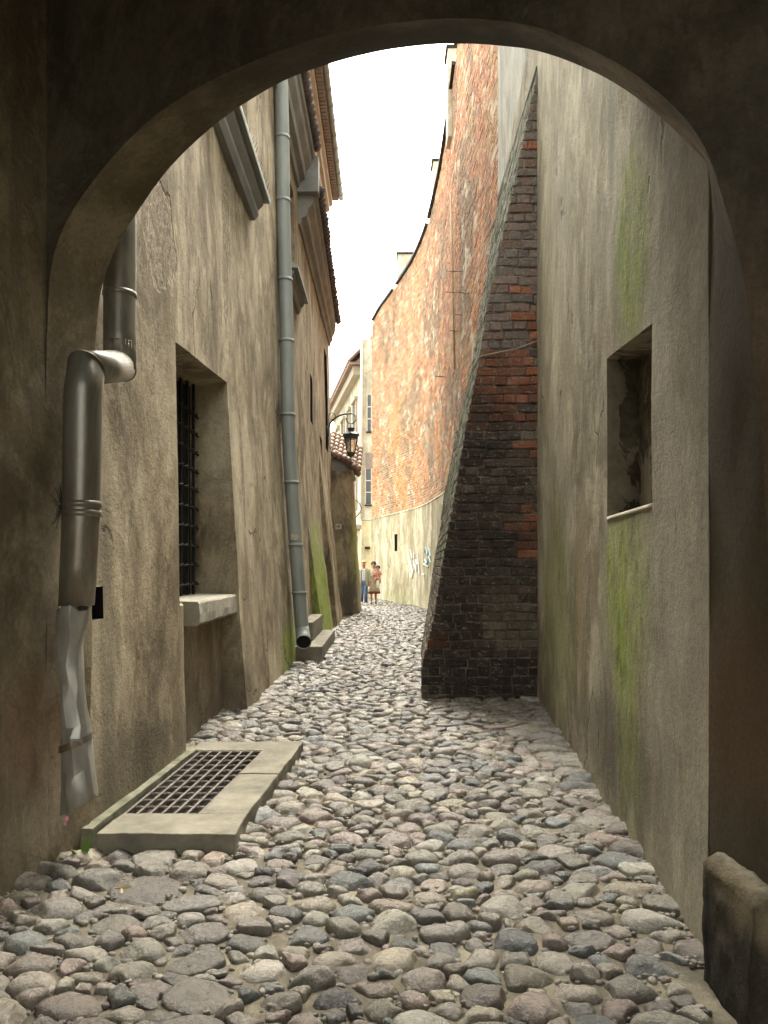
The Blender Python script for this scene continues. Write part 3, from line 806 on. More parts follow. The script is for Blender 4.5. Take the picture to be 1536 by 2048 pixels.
# ================================================================== left building
left = thing('plaster_building', (-1.6, 8, 0), 'tall brown plastered house along the left side with a barred window', 'building')
def lean(z): return interp(z, [0, 1, 2, 3.4, 6, 9, 12.6], [0, .07, .13, .21, .25, .32, .36])
def left_x(Y, z):
    base = interp(Y, [3.9, 4.0, 5.5, 7.63, 12, 22.4], [-1.575, -1.57, -1.46, -1.39, -1.34, -1.34])
    k = interp(Y, [4, 5.5, 7.6], [0.3, 0.35, 1.0])
    return base - lean(z) * k
LS = lambda y: 0.23 * max(0, min(1, (y - 5.48) / 2.15))
def left_fn(y, z):
    w = interp(z, [1.2, 3.13, 5.2], [0, 1, 0])
    zz = z + LS(y) * w
    x = left_x(y, zz)
    if y < 7.6305 and z <= 1.2:
        x = min(x, x + (-1.64 - x) * smooth((y - 5.5) / 0.6))
    if y < 8.6 and zz > 7.6: zz = 7.6 + (zz - 7.6) * 0.08  # unseen wall top lowered at the near end to let in skylight
    return (x, y, zz)
WIN = (5.48, 7.63, 1.2, 3.13)
VENT = (4.06, 4.21, 1.2, 1.38)
WIN2 = (5.9, 9.05, 6.05, 7.55)
WIN3 = (12.35, 13.6, 6.42, 8.2)
SLITS = [(18.35, 19.0, 3.6, 4.6), (16.0, 16.5, 4.5, 5.6), (20.3, 21.2, 4.6, 7.4)]
ys = lines([3.97, 4.06, 4.21, 5.48, 5.9, 7.629, 7.631, 9.05, 12.35, 13.6, 16.0, 16.5, 18.35, 19.0, 20.3, 21.2, 22.3], 0.10)
zs = lines([-0.05, 1.2, 1.38, 3.13, 3.6, 4.5, 4.6, 5.6, 6.05, 6.42, 7.4, 7.55, 8.2, 9.4], 0.10)
# 7.63 exactly closes the window hole
WIN = (5.48, 7.629, 1.2, 3.13)
def left_depth(y, z, h):
    p = left_fn(y, z)
    if h is WIN: return (-1.98, y + (0.0 if y > 7 else 0.05), p[2] - (0.05 if z > 3 else 0))
    if h is VENT: return (p[0] - 0.35, y + 0.02, p[2])
    return (p[0] - 0.22, y, p[2])
grid_wall('wall', M['plaster_left'], ys, zs, left_fn, [WIN, VENT, WIN2, WIN3] + SLITS, left, left_depth, amp=0.010,
          reveals=[('window_reveal', M['plaster_left']), ('vent_hole', M['black']), ('window_reveal', M['plaster_left']), ('window_reveal', M['plaster_left'])] + [('slit_window', M['black'])] * 3)
# upper storey above the string course, end wall, closing pieces
mb = MB(); mb.box((-6, 8.9, 9.2), (-1.74, 22.3, 12.3)); mb.box((-6, 22.0, 0), (-1.76, 22.29, 9.3)); mb.box((-6, 3.6, 0), (-2.3, 3.97, 12.3))
mb.build('upper_wall', M['cornice_cream'], left)
# barred window
wn_ = MB(); wn_.box((-1.985, 5.5, 1.18), (-1.97, 7.62, 3.36)); win = wn_.build('window', M['black'], left)
for y0 in (5.6, 5.835, 6.07, 6.305, 6.54, 6.775, 7.01, 7.245, 7.48):
    b = MB(); b.box((-1.915, y0 - .013, 1.19), (-1.889, y0 + .013, 3.35)); b.build('window_bar', M['iron'], win)
for k in range(10):
    z = 3.00 - k * 0.187; b = MB(); pts = []
    for i in range(60):
        y = 5.5 + 2.12 * i / 59
        pts.append((-1.885 + 0.018 * math.cos(i * 1.25), y, z + 0.010 * math.sin(i * 1.25)))
    b.tube(pts, 0.012, 6); b.build('window_bar', M['iron'], win)
# stone sill
sb = MB(); N = 24; rings = []
for i in range(N + 1):
    y = 6.04 + 1.58 * i / N
    rings.append([(-1.97, y, 1.01), (-1.75, y, 1.01), (-1.50, y, 1.01), (-1.487, y, 1.03), (-1.487, y, 1.10), (-1.49, y, 1.19), (-1.505, y, 1.203), (-1.75, y, 1.208), (-1.97, y, 1.21)])
sb.loft(rings); A_ = np.array(sb.v); q = fbm(A_, 11, 4, 3) * 0.008; A_[:, 0] += q; A_[:, 2] += q; sb.v = [tuple(p) for p in A_]
sb.box((-1.97, 5.49, 1.10), (-1.62, 6.06, 1.2))
sb.build('window_sill', M['sill'], left)
# moulded sills of the first floor windows
def mould(name, mat, prof, y0, y1, parent, xof, n=1):
    m = MB(); k = max(2, int((y1 - y0) / 0.3)); rings = []
    for i in range(k + 1):
        y = y0 + (y1 - y0) * i / k
        rings.append([(xof(y) + a, y, z) for a, z in prof])
    m.loft(rings); return m.build(name, mat, parent)
xs = lambda z: (lambda y: left_x(y, z))
SX = lambda y: interp(y, [6.8, 9.2], [left_x(6.8, 5.5) - .01, left_x(9.2, 5.5)])
mould('moulded_sill', M['cornice_dark'], [(-0.05, 5.68), (0.05, 5.68), (0.09, 5.74), (0.09, 5.80), (0.15, 5.86), (0.16, 5.92), (-0.05, 5.94)], 6.85, 9.1, left, SX)
mould('sill_flashing', M['zinc_blue'], [(-0.05, 5.945), (0.21, 5.94), (0.22, 5.91), (0.225, 5.94), (0.22, 5.98), (-0.05, 6.06)], 6.80, 9.22, left, SX)
mould('moulded_sill', M['cornice_dark'], [(-0.05, 6.10), (0.04, 6.10), (0.07, 6.16), (0.07, 6.20), (0.12, 6.25), (0.13, 6.30), (-0.05, 6.32)], 12.2, 13.75, left, xs(6))
mould('sill_flashing', M['zinc_blue'], [(-0.05, 6.325), (0.19, 6.32), (0.20, 6.29), (0.205, 6.32), (0.20, 6.36), (-0.05, 6.42)], 12.15, 13.85, left, xs(6))
for y0 in np.arange(8.0, 9.2, 0.07):
    pass
for y0 in np.arange(7.7, 9.2, 0.075):
    sp = MB(); sp.tube([(left_x(y0, 5.5) + 0.19, y0, 5.97), (left_x(y0, 5.5) + 0.22 + random.uniform(-.01, .03), y0 + random.uniform(-.02, .02), 6.08)], 0.0022, 4); sp.build('bird_spike', M['iron'], left)
# window panes of the first floor
for h in (WIN2, WIN3):
    m = MB(); x = left_x(h[0], h[2]) - 0.20
    m.box((x - .02, h[0] + .02, h[2] + .02), (x, h[1] - .02, h[3] - .02)); w_ = m.build('window', M['glass_dark'], left)
    for ya, yb in ((h[0] + .02, h[0] + .1), (h[1] - .1, h[1] - .02), ((h[0]+h[1])/2 - .04, (h[0]+h[1])/2 + .04)):
        m = MB(); m.box((x, ya, h[2] + .02), (x + .03, yb, h[3] - .02)); m.build('frame', M['frame'], w_)
# tiled string course in two stretches
def string_course(y0, y1, xa, xb, z, big):
    xf = lambda y: interp(y, [y0, y1], [xa, xb])
    w = lambda y: -1.66 - xf(y)
    m = MB(); rings = []; k = max(2, int((y1 - y0) / 0.4))
    for i in range(k + 1):
        y = y0 + (y1 - y0) * i / k; e = xf(y); b = -1.75
        d = e - (-1.63)
        rings.append([(b, y, z - .62), (-1.60, y, z - .62), (-1.57, y, z - .50), (-1.63 + d * .35, y, z - .46), (-1.63 + d * .40, y, z - .33),
                      (-1.63 + d * .60, y, z - .22), (-1.63 + d * .66, y, z - .10), (e - .10, y, z - .07), (e - .08, y, z), (b, y, z + .18)])
    m.loft(rings); c = m.build('cornice', M['cornice_dark'], left)
    m = MB(); y = y0 + 0.03
    while y < y1 - 0.1:
        e = xf(y) + random.uniform(-.015, .02)
        zz = z + random.uniform(-.01, .015); dz = 0.30
        m.tube([(e, y + .1, zz + 0.045), (-1.5, y + .1, zz + dz), (-1.75, y + .1, zz + .42)], [0.085, 0.075, 0.07], 10)
        y += 0.205
    m.build('roof_tiles', M['tile_dark'], c, True)
string_course(9.0, 14.2, -1.24, -1.22, 9.25, True)
string_course(14.3, 22.3, -1.19, -1.34, 8.62, False)
m = MB(); m.box((-1.75, 14.15, 8.55), (-1.24, 14.42, 9.22)); m.build('cornice_return', M['cornice_dark'], left)
# main eaves: stepped cream cornice, copper coloured soffit, gutter with rings
m = MB(); rings = []
for y in (9.0, 14.0, 18.0, 22.0):
    rings.append([(-1.80, y, 11.70), (-1.70, y, 11.70), (-1.68, y, 11.84), (-1.60, y, 11.86), (-1.58, y, 12.0), (-1.51, y, 12.04), (-1.50, y, 12.16), (-1.80, y, 12.2)])
m.loft(rings); m.build('eaves_cornice', M['cornice_cream'], left)
m = MB(); m.box((-1.78, 9.0, 12.21), (-1.33, 22.05, 12.30)); 
for i in range(int(13 / 0.14)): m.box((-1.48, 9.02 + i*.14, 12.17), (-1.345, 9.12 + i*.14, 12.209))
m.build('eaves_soffit', M['soffit'], left)
m = MB(); pts = []
m.tube([(-1.265, 9.0, 12.32), (-1.265, 22.15, 12.32)], 0.075, 14)
g_ = m.build('gutter', M['zinc_blue'], left, True)
for i in range(22): m = MB(); m.tube([(-1.265, 9.2 + i*.6, 12.32), (-1.265, 9.23 + i*.6, 12.32)], 0.088, 14); m.build('gutter_ring', M['zinc_blue'], g_, True)
# roof slab above, unseen from below but it closes the house
m = MB(); m.add([(-1.3, 9, 12.36), (-1.3, 22.2, 12.36), (-6, 22.2, 15), (-6, 9, 15)], [(0, 1, 2, 3)]); m.build('roof', M['tile'], left)

# buttresses along the left side
def slope_buttress(name, y0, y1, xbase, ztop, xtop, mat, label, zend=None):
    ysb = lines([y0, y1], 0.15); zsb = lines([-0.05, ztop], 0.15)
    m = MB(); nu, nv = len(ysb), len(zsb)
    P = []
    for z in zsb:
        t = max(0, z) / ztop
        for y in ysb: P.append((xbase + (xtop - xbase) * t ** 0.95, y, z))
    P = np.array(P); q = fbm(P, 1.5, 4, 9) * 0.018; P[:, 0] += q; P[:, 1] += q * .4
    m.v = [tuple(p) for p in P]
    m.f = [(j*nu+i, (j)*nu+i+1, (j+1)*nu+i+1, (j+1)*nu+i) for j in range(nv-1) for i in range(nu-1)]
    for side_i in (0, nu - 1):
        b0 = len(m.v)
        for j in range(nv): m.v.append((-1.85, m.v[j*nu+side_i][1], zsb[j]))
        for j in range(nv - 1):
            q = (j*nu+side_i, (j+1)*nu+side_i, b0+j+1, b0+j); m.f.append(q if side_i == 0 else q[::-1])
    o = m.build(name, mat, None)
    return tag(o, label, 'buttress')
slope_buttress('wall_buttress', 14.55, 17.6, -1.17, 4.1, -1.69, M['plaster_moss'], 'bright green mossy sloping plaster buttress beyond the doorstep on the left')
slope_buttress('wall_buttress', 18.1, 20.2, -1.10, 5.0, -1.66, M['plaster_left'], 'slim tan plaster buttress between the green buttress and the tiled annex')

# doorsteps
st = thing('door_step', (-1.2, 13, 0), 'two worn grey stone doorsteps beside the foot of the tall drainpipe', 'doorstep')
m = MB(); m.box((-1.45, 11.5, -0.05), (-0.95, 14.5, 0.25)); m.build('step', M['stone_curb'], st, bevel=0.015)
m = MB(); m.box((-1.5, 12.3, 0.252), (-1.17, 14.4, 0.56)); m.build('step', M['stone_curb'], st, bevel=0.015)

# cellar grate with stone curb
gr = thing('cellar_grate', (-1.1, 4.8, 0), 'rusty cellar grating set in a raised stone curb on the cobbles at left', 'grate')
def slab(name, pts, z0, z1, mat, parent, amp=0.003, bev=0.012):
    m = MB(); n_ = len(pts)
    m.v = [(x, y, z0) for x, y in pts] + [(x, y, z1) for x, y in pts]
    m.f = [tuple(range(n_))[::-1], tuple(range(n_, 2*n_))] + [(i, (i+1) % n_, n_ + (i+1) % n_, n_ + i) for i in range(n_)]
    o = m.build(name, mat, parent)
    if bev:
        sd = o.modifiers.new('cut', 'SUBSURF'); sd.subdivision_type = 'SIMPLE'; sd.levels = 4; sd.render_levels = 4
        bpy.context.view_layer.update()
        me2 = bpy.data.meshes.new_from_object(o.evaluated_get(bpy.context.evaluated_depsgraph_get())); o.modifiers.clear(); o.data = me2
        A = np.array([v.co[:] for v in me2.vertices]); off = np.array(world_loc(o)); W_ = A + off
        q = fbm(W_, 8, 4, 5); A[:, 2] += q * 0.004; A[:, 0] += fbm(W_, 14, 3, 9) * 0.004; A[:, 1] += fbm(W_, 14, 3, 19) * 0.004
        me2.vertices.foreach_set('co', A.ravel()); me2.update()
        b = o.modifiers.new('bevel', 'BEVEL'); b.width = 0.006; b.segments = 2; b.limit_method = 'ANGLE'; b.angle_limit = math.radians(50)
    return o
ZT = 0.115
slab('curb_stone', [(-1.49, 3.88), (-0.765, 3.86), (-0.765, 4.18), (-1.455, 4.19)], -0.05, ZT, M['stone_curb'], gr)
slab('curb_stone', [(-1.05 + 0.02, 4.195), (-0.765, 4.185), (-0.70, 4.98), (-0.965, 4.98)], -0.05, ZT - .003, M['stone_curb'], gr)
slab('curb_stone', [(-0.965, 4.985), (-0.70, 4.985), (-0.63, 5.88), (-0.885, 5.88)], -0.05, ZT + .003, M['stone_curb'], gr)
slab('curb_stone', [(-1.44, 5.62), (-0.905, 5.62), (-0.885, 5.885), (-1.44, 5.885)], -0.05, ZT - .002, M['stone_curb'], gr)
slab('curb_edging', [(-1.585, 3.92), (-1.525, 3.92), (-1.40, 5.62), (-1.50, 5.9)], -0.05, ZT + .008, M['stone_edge'], gr)
slab('well_shade', [(-1.48, 4.19), (-1.0, 4.19), (-0.9, 5.62), (-1.37, 5.62)], -0.6, -0.10, M['black'], gr, bev=0)  # black slab stands in for the shade below the bars
m = MB(); c0, c1 = Vector((-1.452, 4.20, 0.10)), Vector((-1.035, 4.20, 0.10)); d0, d1 = Vector((-1.372, 5.61, 0.10)), Vector((-0.905, 5.61, 0.10))
NB, NA = 6, 11
for i in range(NB + 1):
    t = i / NB; a = c0.lerp(c1, t); b = d0.lerp(d1, t); hw = 0.008
    for s_ in (0,): m.add([(a.x-hw, a.y, .075), (a.x+hw, a.y, .075), (b.x+hw, b.y, .075), (b.x-hw, b.y, .075), (a.x-hw, a.y, .108), (a.x+hw, a.y, .108), (b.x+hw, b.y, .108), (b.x-hw, b.y, .108)],
                      [(0,3,2,1),(4,5,6,7),(0,1,5,4),(1,2,6,5),(2,3,7,6),(3,0,4,7)])
for j in range(NA + 1):
    t = j / NA; a = c0.lerp(d0, t); b = c1.lerp(d1, t); pts = []
    for i in range(25):
        q = a.lerp(b, i / 24); q.z = 0.094 + 0.008 * abs(math.sin(math.pi * NB * i / 24)); q.y += random.uniform(-.0015, .0015); pts.append(q)
    m.tube(pts, 0.0085, 6)
m.build('grating', M['grate_iron'], gr)

# ================================================================== right building
right = thing('plaster_building', (1.8, 8, 0), 'grey brown plastered wall with an empty niche and green algae streaks on the right', 'building')
RS = lambda y: 0.12 * max(0, min(1, (y - 3.61) / 1.06))
def right_fn(y, z):
    w = interp(z, [1.79, 2.67, 5.0], [0, 1, 0])
    z = z + RS(y) * w
    if y < 5.9 and z > 5.7: z = 5.7 + (z - 5.7) * 0.05  # out-of-view wall top stepped down so more sky reaches the lane
    return (wallR(y), y, z)
NICHE = (3.64, 4.70, 1.79, 2.67)
ysr = lines([2.85, 3.64, 4.70, 8.3, 13.2], 0.10); zsr = lines([-0.05, 1.79, 2.67, 7.8], 0.10)
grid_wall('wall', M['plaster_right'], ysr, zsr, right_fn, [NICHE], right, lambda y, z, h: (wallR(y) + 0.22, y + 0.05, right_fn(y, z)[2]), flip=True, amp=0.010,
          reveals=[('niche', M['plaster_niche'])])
ysu = lines([8.6, 13.2], 0.15); zsu = lines([7.79, 11.5], 0.15)
grid_wall('upper_wall', M['plaster_grey'], ysu, zsu, lambda y, z: (wallR(y) + 0.003, y, z), parent=right, flip=True, amp=0.010)
m = MB(); m.box((2.05, 13.0, 0), (6, 13.19, 11.5)); m.box((1.8, 8.6, 7.8), (6, 8.75, 11.5)); m.box((2.02, 8.7, 11.3), (6, 13.1, 11.5)); m.box((1.75, 6.1, 7.65), (6, 8.7, 7.8)); m.box((1.7, 2.9, 5.6), (6, 6.05, 5.7)); m.box((1.30, 2.55, -0.05), (1.6, 3.1, 4.5)); m.build('wall_end', M['plaster_grey'], right)

m = MB(); m.loft([[(wallR(y) - .004, y, 1.775), (wallR(y) + .03, y, 1.775), (wallR(y) + .05, y, 1.797), (wallR(y) + .002, y, 1.802)] for y in lines([3.65, 4.69], .1)]); m.build('niche_ledge', M['cornice_cream'], right, True)
# brick buttress
Pn = lambda p, f, s_: float(vnoise(np.array([p]), f, s_)[0])
FE = [(1077,135),(1050,260),(1034,341),(1003,482),(975,607),(962,700),(930,865),(906,1011),(886,1121),(866,1242),(851,1304),(843,1335),(844,1400)]
BE = [(998,397),(987,451),(975,529),(957,640),(943,737),(921,828),(903,920),(888,993),(879,1066),(868,1121),(859,1194),(842,1300)]
YF, YB = 8.33, 13.15
fe = sorted([(up(a, b, YF).z, up(a, b, YF).x) for a, b in FE]); be = sorted([(up(a, b, YB).z, up(a, b, YB).x) for a, b in BE])
fz, fx = zip(*fe); bz, bx = zip(*be)
but = thing('brick_buttress', (1.1, 9, 0), 'huge sloping soot dark brick buttress leaning on the right wall', 'buttress')
XE = lambda z: float(np.interp(z, fz, fx)); XBk = lambda z: float(np.interp(z, bz, bx))
ZTOP = fz[-1]
m = MB(); vz = lines([-0.05, ZTOP], 0.08); V = []; NUx = 20
for z in vz:
    for i in range(NUx + 1):
        a = XE(z) + 0.02; V.append((a + (1.86 - a) * i / NUx, YF + 0.012, z))
V = np.array(V); q = fbm(V, 9, 4, 4) * 0.012; V[:, 1] += q; m.v = [tuple(p) for p in V]
m.f = [(j*(NUx+1)+i, j*(NUx+1)+i+1, (j+1)*(NUx+1)+i+1, (j+1)*(NUx+1)+i) for j in range(len(vz)-1) for i in range(NUx)]
m.build('mortar_face', M['mortar_dark'], but, True)
ORZ = [(915, 1075, 705, 800, 1.0), (935, 1075, 800, 835, 0.9), (915, 1000, 835, 870, 0.9), (1030, 1075, 1000, 1115, 0.95), (850, 905, 1268, 1305, 0.35), (1045, 1080, 280, 300, 0.9), (1025, 1080, 580, 615, 0.8), (1035, 1080, 625, 690, 0.7), (1040, 1080, 880, 920, 0.5), (1000, 1040, 1040, 1070, 0.5), (1055, 1080, 1120, 1160, 0.3)]
def but_col(u, v, p, rnd):
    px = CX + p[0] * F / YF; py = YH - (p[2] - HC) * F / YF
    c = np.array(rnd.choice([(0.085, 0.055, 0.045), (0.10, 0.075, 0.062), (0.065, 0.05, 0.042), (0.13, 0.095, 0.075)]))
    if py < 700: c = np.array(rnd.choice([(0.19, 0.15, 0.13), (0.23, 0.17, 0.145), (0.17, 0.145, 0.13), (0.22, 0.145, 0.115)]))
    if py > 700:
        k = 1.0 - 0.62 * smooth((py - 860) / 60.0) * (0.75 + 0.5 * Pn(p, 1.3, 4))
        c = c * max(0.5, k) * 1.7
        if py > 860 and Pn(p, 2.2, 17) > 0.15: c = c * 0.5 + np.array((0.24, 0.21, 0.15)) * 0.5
    for x0, x1, y0, y1, pr in ORZ:
        if x0 <= px <= x1 and y0 <= py <= y1 and rnd.random() < pr:
            c = np.array(rnd.choice([(0.27, 0.095, 0.05), (0.24, 0.09, 0.055), (0.30, 0.12, 0.065), (0.20, 0.085, 0.055)])) * rnd.uniform(0.75, 1.1)
            if py > 1200: c *= 0.35
            c = c * rnd.uniform(0.8, 1.25) + np.array((0.10, 0.07, 0.055)) * 0.3
    return c * rnd.uniform(0.85, 1.15)
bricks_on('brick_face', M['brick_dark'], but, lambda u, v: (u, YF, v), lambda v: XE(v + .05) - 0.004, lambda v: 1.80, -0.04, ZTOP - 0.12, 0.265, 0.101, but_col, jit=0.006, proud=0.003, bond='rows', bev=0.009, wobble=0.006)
# sloping side, bricks on the ruled surface between the two edges
def side_surf(u, v):
    t = (u - YF) / (YB - YF); zf = min(v, ZTOP)
    return (XE(zf) * (1 - t) + XBk(v) * t, u, v)
m = MB(); us_ = lines([YF + 0.02, YB], 0.15); V = []
VT = lambda u: ZTOP + (7.85 - ZTOP) * (u - YF) / (YB - YF)
vt = [i / 60 for i in range(61)]
for t in vt:
    for u in us_:
        v = -0.05 + (VT(u) + 0.05) * t; p = side_surf(u, v); V.append((p[0] + 0.015, p[1], p[2]))
V = np.array(V); V[:, 0] += fbm(V, 6, 3, 4) * 0.012; m.v = [tuple(p) for p in V]; nu = len(us_)
m.f = [(j*nu+i, (j+1)*nu+i, (j+1)*nu+i+1, j*nu+i+1) for j in range(60) for i in range(nu-1)]
m.build('mortar_slope', M['mortar_dark'], but, True)
def but_col2(u, v, p, rnd):
    if v > 1.6: return np.array(rnd.choice([(0.24, 0.23, 0.18), (0.18, 0.17, 0.125), (0.28, 0.28, 0.22), (0.15, 0.165, 0.10)])) * rnd.uniform(.7, 1.1)
    return np.array(rnd.choice([(0.18, 0.13, 0.11), (0.24, 0.20, 0.17), (0.20, 0.19, 0.14)])) * rnd.uniform(.7, 1.2)
bricks_on('brick_slope', M['lichen_brick'], but, lambda u, v: side_surf(YF + YB - u, v), YF - 0.0, YB - .02, -0.04, 7.8, 0.26, 0.101, but_col2, mask=lambda u, v: v < VT(YF + YB - u) - 0.05, jit=0.007, proud=0.003)
m = MB(); m.tube([up(962, 712, YF - .03), up(1000, 704, YF - .03), up(1035, 697, YF - .03), up(1074, 682, YF - .03)], .006, 5); m.build('loose_cable', M['sill'], but, True)
# dark lead joint where the slope dies into the grey wall
m = MB(); m.tube([(XE(ZTOP) + .01, YF + .05, ZTOP + .03), (XBk(7.85), YB - .02, 7.9)], 0.03, 6); m.build('joint_strip', M['iron'], but)

# ================================================================== brick firewall beyond
wallb = thing('brick_wall', (1.5, 23, 0), 'high curving orange brick firewall above a pale plastered base, far right side of the lane', 'wall')
CV = [(2.03, 13.22), (1.92, 16), (1.81, 18.5), (1.74, 20.5), (1.66, 22.3), (1.45, 25), (1.1, 27.3), (.62, 29.2), (.15, 31), (-.17, 32.2), (-.53, 33.5)]
dense = []
for i in range(len(CV) - 1):
    for k in range(8):
        t = k / 8
        p0 = CV[max(0, i-1)]; p1 = CV[i]; p2 = CV[i+1]; p3 = CV[min(len(CV)-1, i+2)]
        cr = lambda a, b, c, d: 0.5*((2*b) + (c-a)*t + (2*a-5*b+4*c-d)*t*t + (-a+3*b-3*c+d)*t**3)
        dense.append((cr(p0[0], p1[0], p2[0], p3[0]), cr(p0[1], p1[1], p2[1], p3[1])))
dense.append(CV[-1])
dl = [0.0]
for a, b in zip(dense[:-1], dense[1:]): dl.append(dl[-1] + math.hypot(b[0]-a[0], b[1]-a[1]))
DX, DY = [d[0] for d in dense], [d[1] for d in dense]; LTOT = dl[-1]
def cv(u): return (float(np.interp(u, dl, DX)), float(np.interp(u, dl, DY)))
def ztop_y(Y): return interp(Y, [13, 18.4, 18.6, 20.5, 22.3, 25, 29, 32.2, 33.5], [14.6, 14.4, 14.2, 13.5, 13.1, 12.8, 12.55, 12.5, 12.3])
def bsurf(u, v):
    uu = LTOT - u; p = cv(uu); return (p[0], p[1], v)
# backing with pale mortar
m = MB(); uu_ = lines([0, LTOT], 0.25); NV = 60; V = []
for j in range(NV + 1):
    for u in uu_:
        p = cv(u); zt = ztop_y(p[1]); V.append((p[0], p[1], 3.4 + (zt - 3.4) * j / NV))
V = np.array(V); q = fbm(V, 3, 4, 4) * 0.012; V[:, 0] += q + 0.004; m.v = [tuple(p) for p in V]; nu = len(uu_)
m.f = [(j*nu+i, (j+1)*nu+i, (j+1)*nu+i+1, j*nu+i+1) for j in range(NV) for i in range(nu-1)]
m.build('mortar_face', M['mortar_pale'], wallb, True)
def far_col(u, v, p, rnd):
    a = Pn(p * np.array([1, 1, .6]), 0.55, 2) + 0.5 * Pn(p, 1.7, 5); b = Pn(p * np.array([1, 1, .7]), 0.8, 9) + 0.5 * Pn(p, 2.4, 3)
    base = np.array(rnd.choice([(0.62, 0.30, 0.17), (0.66, 0.36, 0.20), (0.56, 0.27, 0.17), (0.60, 0.36, 0.26), (0.70, 0.43, 0.28), (0.48, 0.27, 0.20)]))
    if v > 7.5: base = base * 0.65 + np.array((0.62, 0.36, 0.30)) * 0.35
    if v < 8 and a > 0.1: base = base * 0.6 + np.array((0.72, 0.34, 0.12)) * 0.4
    if b > 0.3: base = base * 0.55 + np.array((0.60, 0.50, 0.35)) * 0.45
    if b < -0.45: base = base * 0.35 + np.array((0.28, 0.24, 0.20)) * 0.65
    if p[1] < 18.5 and v > 4: 
        k = Pn(p * np.array([1, 1.5, .35]), 1.4, 12)
        if k > 0.2: base = base * 0.6 + np.array((0.36, 0.31, 0.27)) * 0.4
    return base * rnd.uniform(0.75, 1.2) * np.array((0.92, 0.86, 0.70))
bricks_on('bricks', M['brick_far'], wallb, bsurf, 0, LTOT, 3.52, 14.6, 0.27, 0.092, far_col, mask=lambda u, v: v < ztop_y(cv(LTOT - u)[1]) - 0.04, jit=0.006, proud=0.006, joint=0.016)
# plastered base with the slot
SU0 = float(np.interp(29.45, DY, dl)); SLOT = (SU0, SU0 + 0.42, 2.05, 2.72)
uw = lines([0, SLOT[0], SLOT[1], LTOT], 0.2); zw = lines([-0.05, 2.05, 2.72, 3.56], 0.2)
grid_wall('plaster_base', M['plaster_pale'], uw, zw, lambda u, z: (cv(u)[0] - 0.035, cv(u)[1] - 0.01, z), [SLOT], wallb, lambda u, z, h: (cv(u)[0] + 0.15, cv(u)[1] + 0.15, z), flip=True, amp=0.012, reveals=[('slot_window', M['glass_dark'])])
# ledge on top of the base
m = MB(); m.loft([[(cv(u)[0] - 0.055, cv(u)[1] - .02, 3.53), (cv(u)[0] + .05, cv(u)[1] + .02, 3.53), (cv(u)[0] + .05, cv(u)[1] + .02, 3.60), (cv(u)[0] - 0.03, cv(u)[1] - .01, 3.58)] for u in uu_]); m.build('ledge', M['plaster_pale'], wallb)
# coping, in steps
for (ya, yb, dz) in ((13.2, 18.5, 0.05), (18.9, 24.6, 0.05), (25.0, 29.6, 0.05), (30.2, 33.3, 0.04)):
    ua, ub = float(np.interp(ya, DY, dl)), float(np.interp(yb, DY, dl)); m = MB()
    m.loft([[(cv(u)[0]-.09, cv(u)[1]-.03, ztop_y(cv(u)[1])+dz-.04), (cv(u)[0]+.3, cv(u)[1]+.1, ztop_y(cv(u)[1])+dz-.04), (cv(u)[0]+.3, cv(u)[1]+.1, ztop_y(cv(u)[1])+dz+.05), (cv(u)[0]-.09, cv(u)[1]-.03, ztop_y(cv(u)[1])+dz+.05)] for u in lines([ua, ub], .4)])
    m.build('coping', M['iron'], wallb)
# chimneys behind the coping
for px, py0, py1, Y, w in ((808, 508, 560, 29.5, .50), (874, 322, 372, 24.0, .24), (905, 96, 180, 19.5, .24)):
    a = up(px, py0, Y); b = up(px, py1, Y); m = MB()
    m.box((a.x - w/2, Y, b.z - 1.2), (a.x + w/2 + .3, Y + .6, a.z)); ch = m.build('chimney', M['cream'], wallb)
    m = MB(); m.box((a.x - w/2 - .05, Y - .05, a.z + .003), (a.x + w/2 + .35, Y + .65, a.z + .07)); m.build('chimney_cap', M['iron'], ch)
# conduit and iron ties
m = MB(); m.tube([up(901, 385, 18.9), up(905, 500, 18.9), up(909, 740, 18.9)], 0.022, 8); m.build('conduit', M['mortar_pale'], wallb, True)
for px0, px1, py, Y in ((893, 935, 542, 17.5), (892, 934, 584, 17.5), (926, 946, 587, 16.8), (910, 930, 629, 17.6), (900, 918, 661, 18.4), (870, 892, 752, 21)):
    m = MB(); m.tube([up(px0, py, Y), up(px1, py + 2, Y)], 0.009, 5); m.build('iron_tie', M['iron'], wallb)
# aerial
m = MB(); m.tube([up(815, 505, 30), up(815, 448, 30)], 0.012, 5); m.tube([up(812, 468, 30), up(818, 468, 30)], 0.008, 4)
tag(m.build('roof_aerial', M['iron'], None), 'thin aerial rod standing above the chimney on the brick wall', 'aerial')

# ================================================================== far buildings
far = thing('town_house', (-0.8, 34.2, 0), 'cream town house with tall windows closing the lane beyond the brick wall', 'house')
m = MB(); m.box((-1.06, 34.0, 3.52), (-0.45, 36, 11.75)); m.build('wall', M['cream'], far)
m = MB(); m.box((-1.04, 33.97, -0.05), (-0.45, 36, 3.5)); m.build('yellow_base', M['yellow'], far)
m = MB(); m.add([(-1.06, 34.3, -0.05), (-3.1, 46, -0.05), (-3.1, 46, 3.2), (-1.06, 34.3, 3.2)], [(0, 1, 2, 3)]); m.build('yellow_base', M['yellow'], far)
m = MB(); m.add([(-1.07, 34.3, 3.2), (-3.11, 46, 3.2), (-3.11, 46, 10.2), (-1.07, 34.3, 10.2)], [(0, 1, 2, 3)]); m.build('side_wall', M['cream'], far)
A0, B0 = Vector((-1.06, 34.3, 0)), Vector((-3.1, 46, 0)); dr = (B0 - A0).normalized(); nr_ = Vector((-dr.y, dr.x, 0)) if False else Vector((-abs(dr.y), -abs(dr.x), 0))
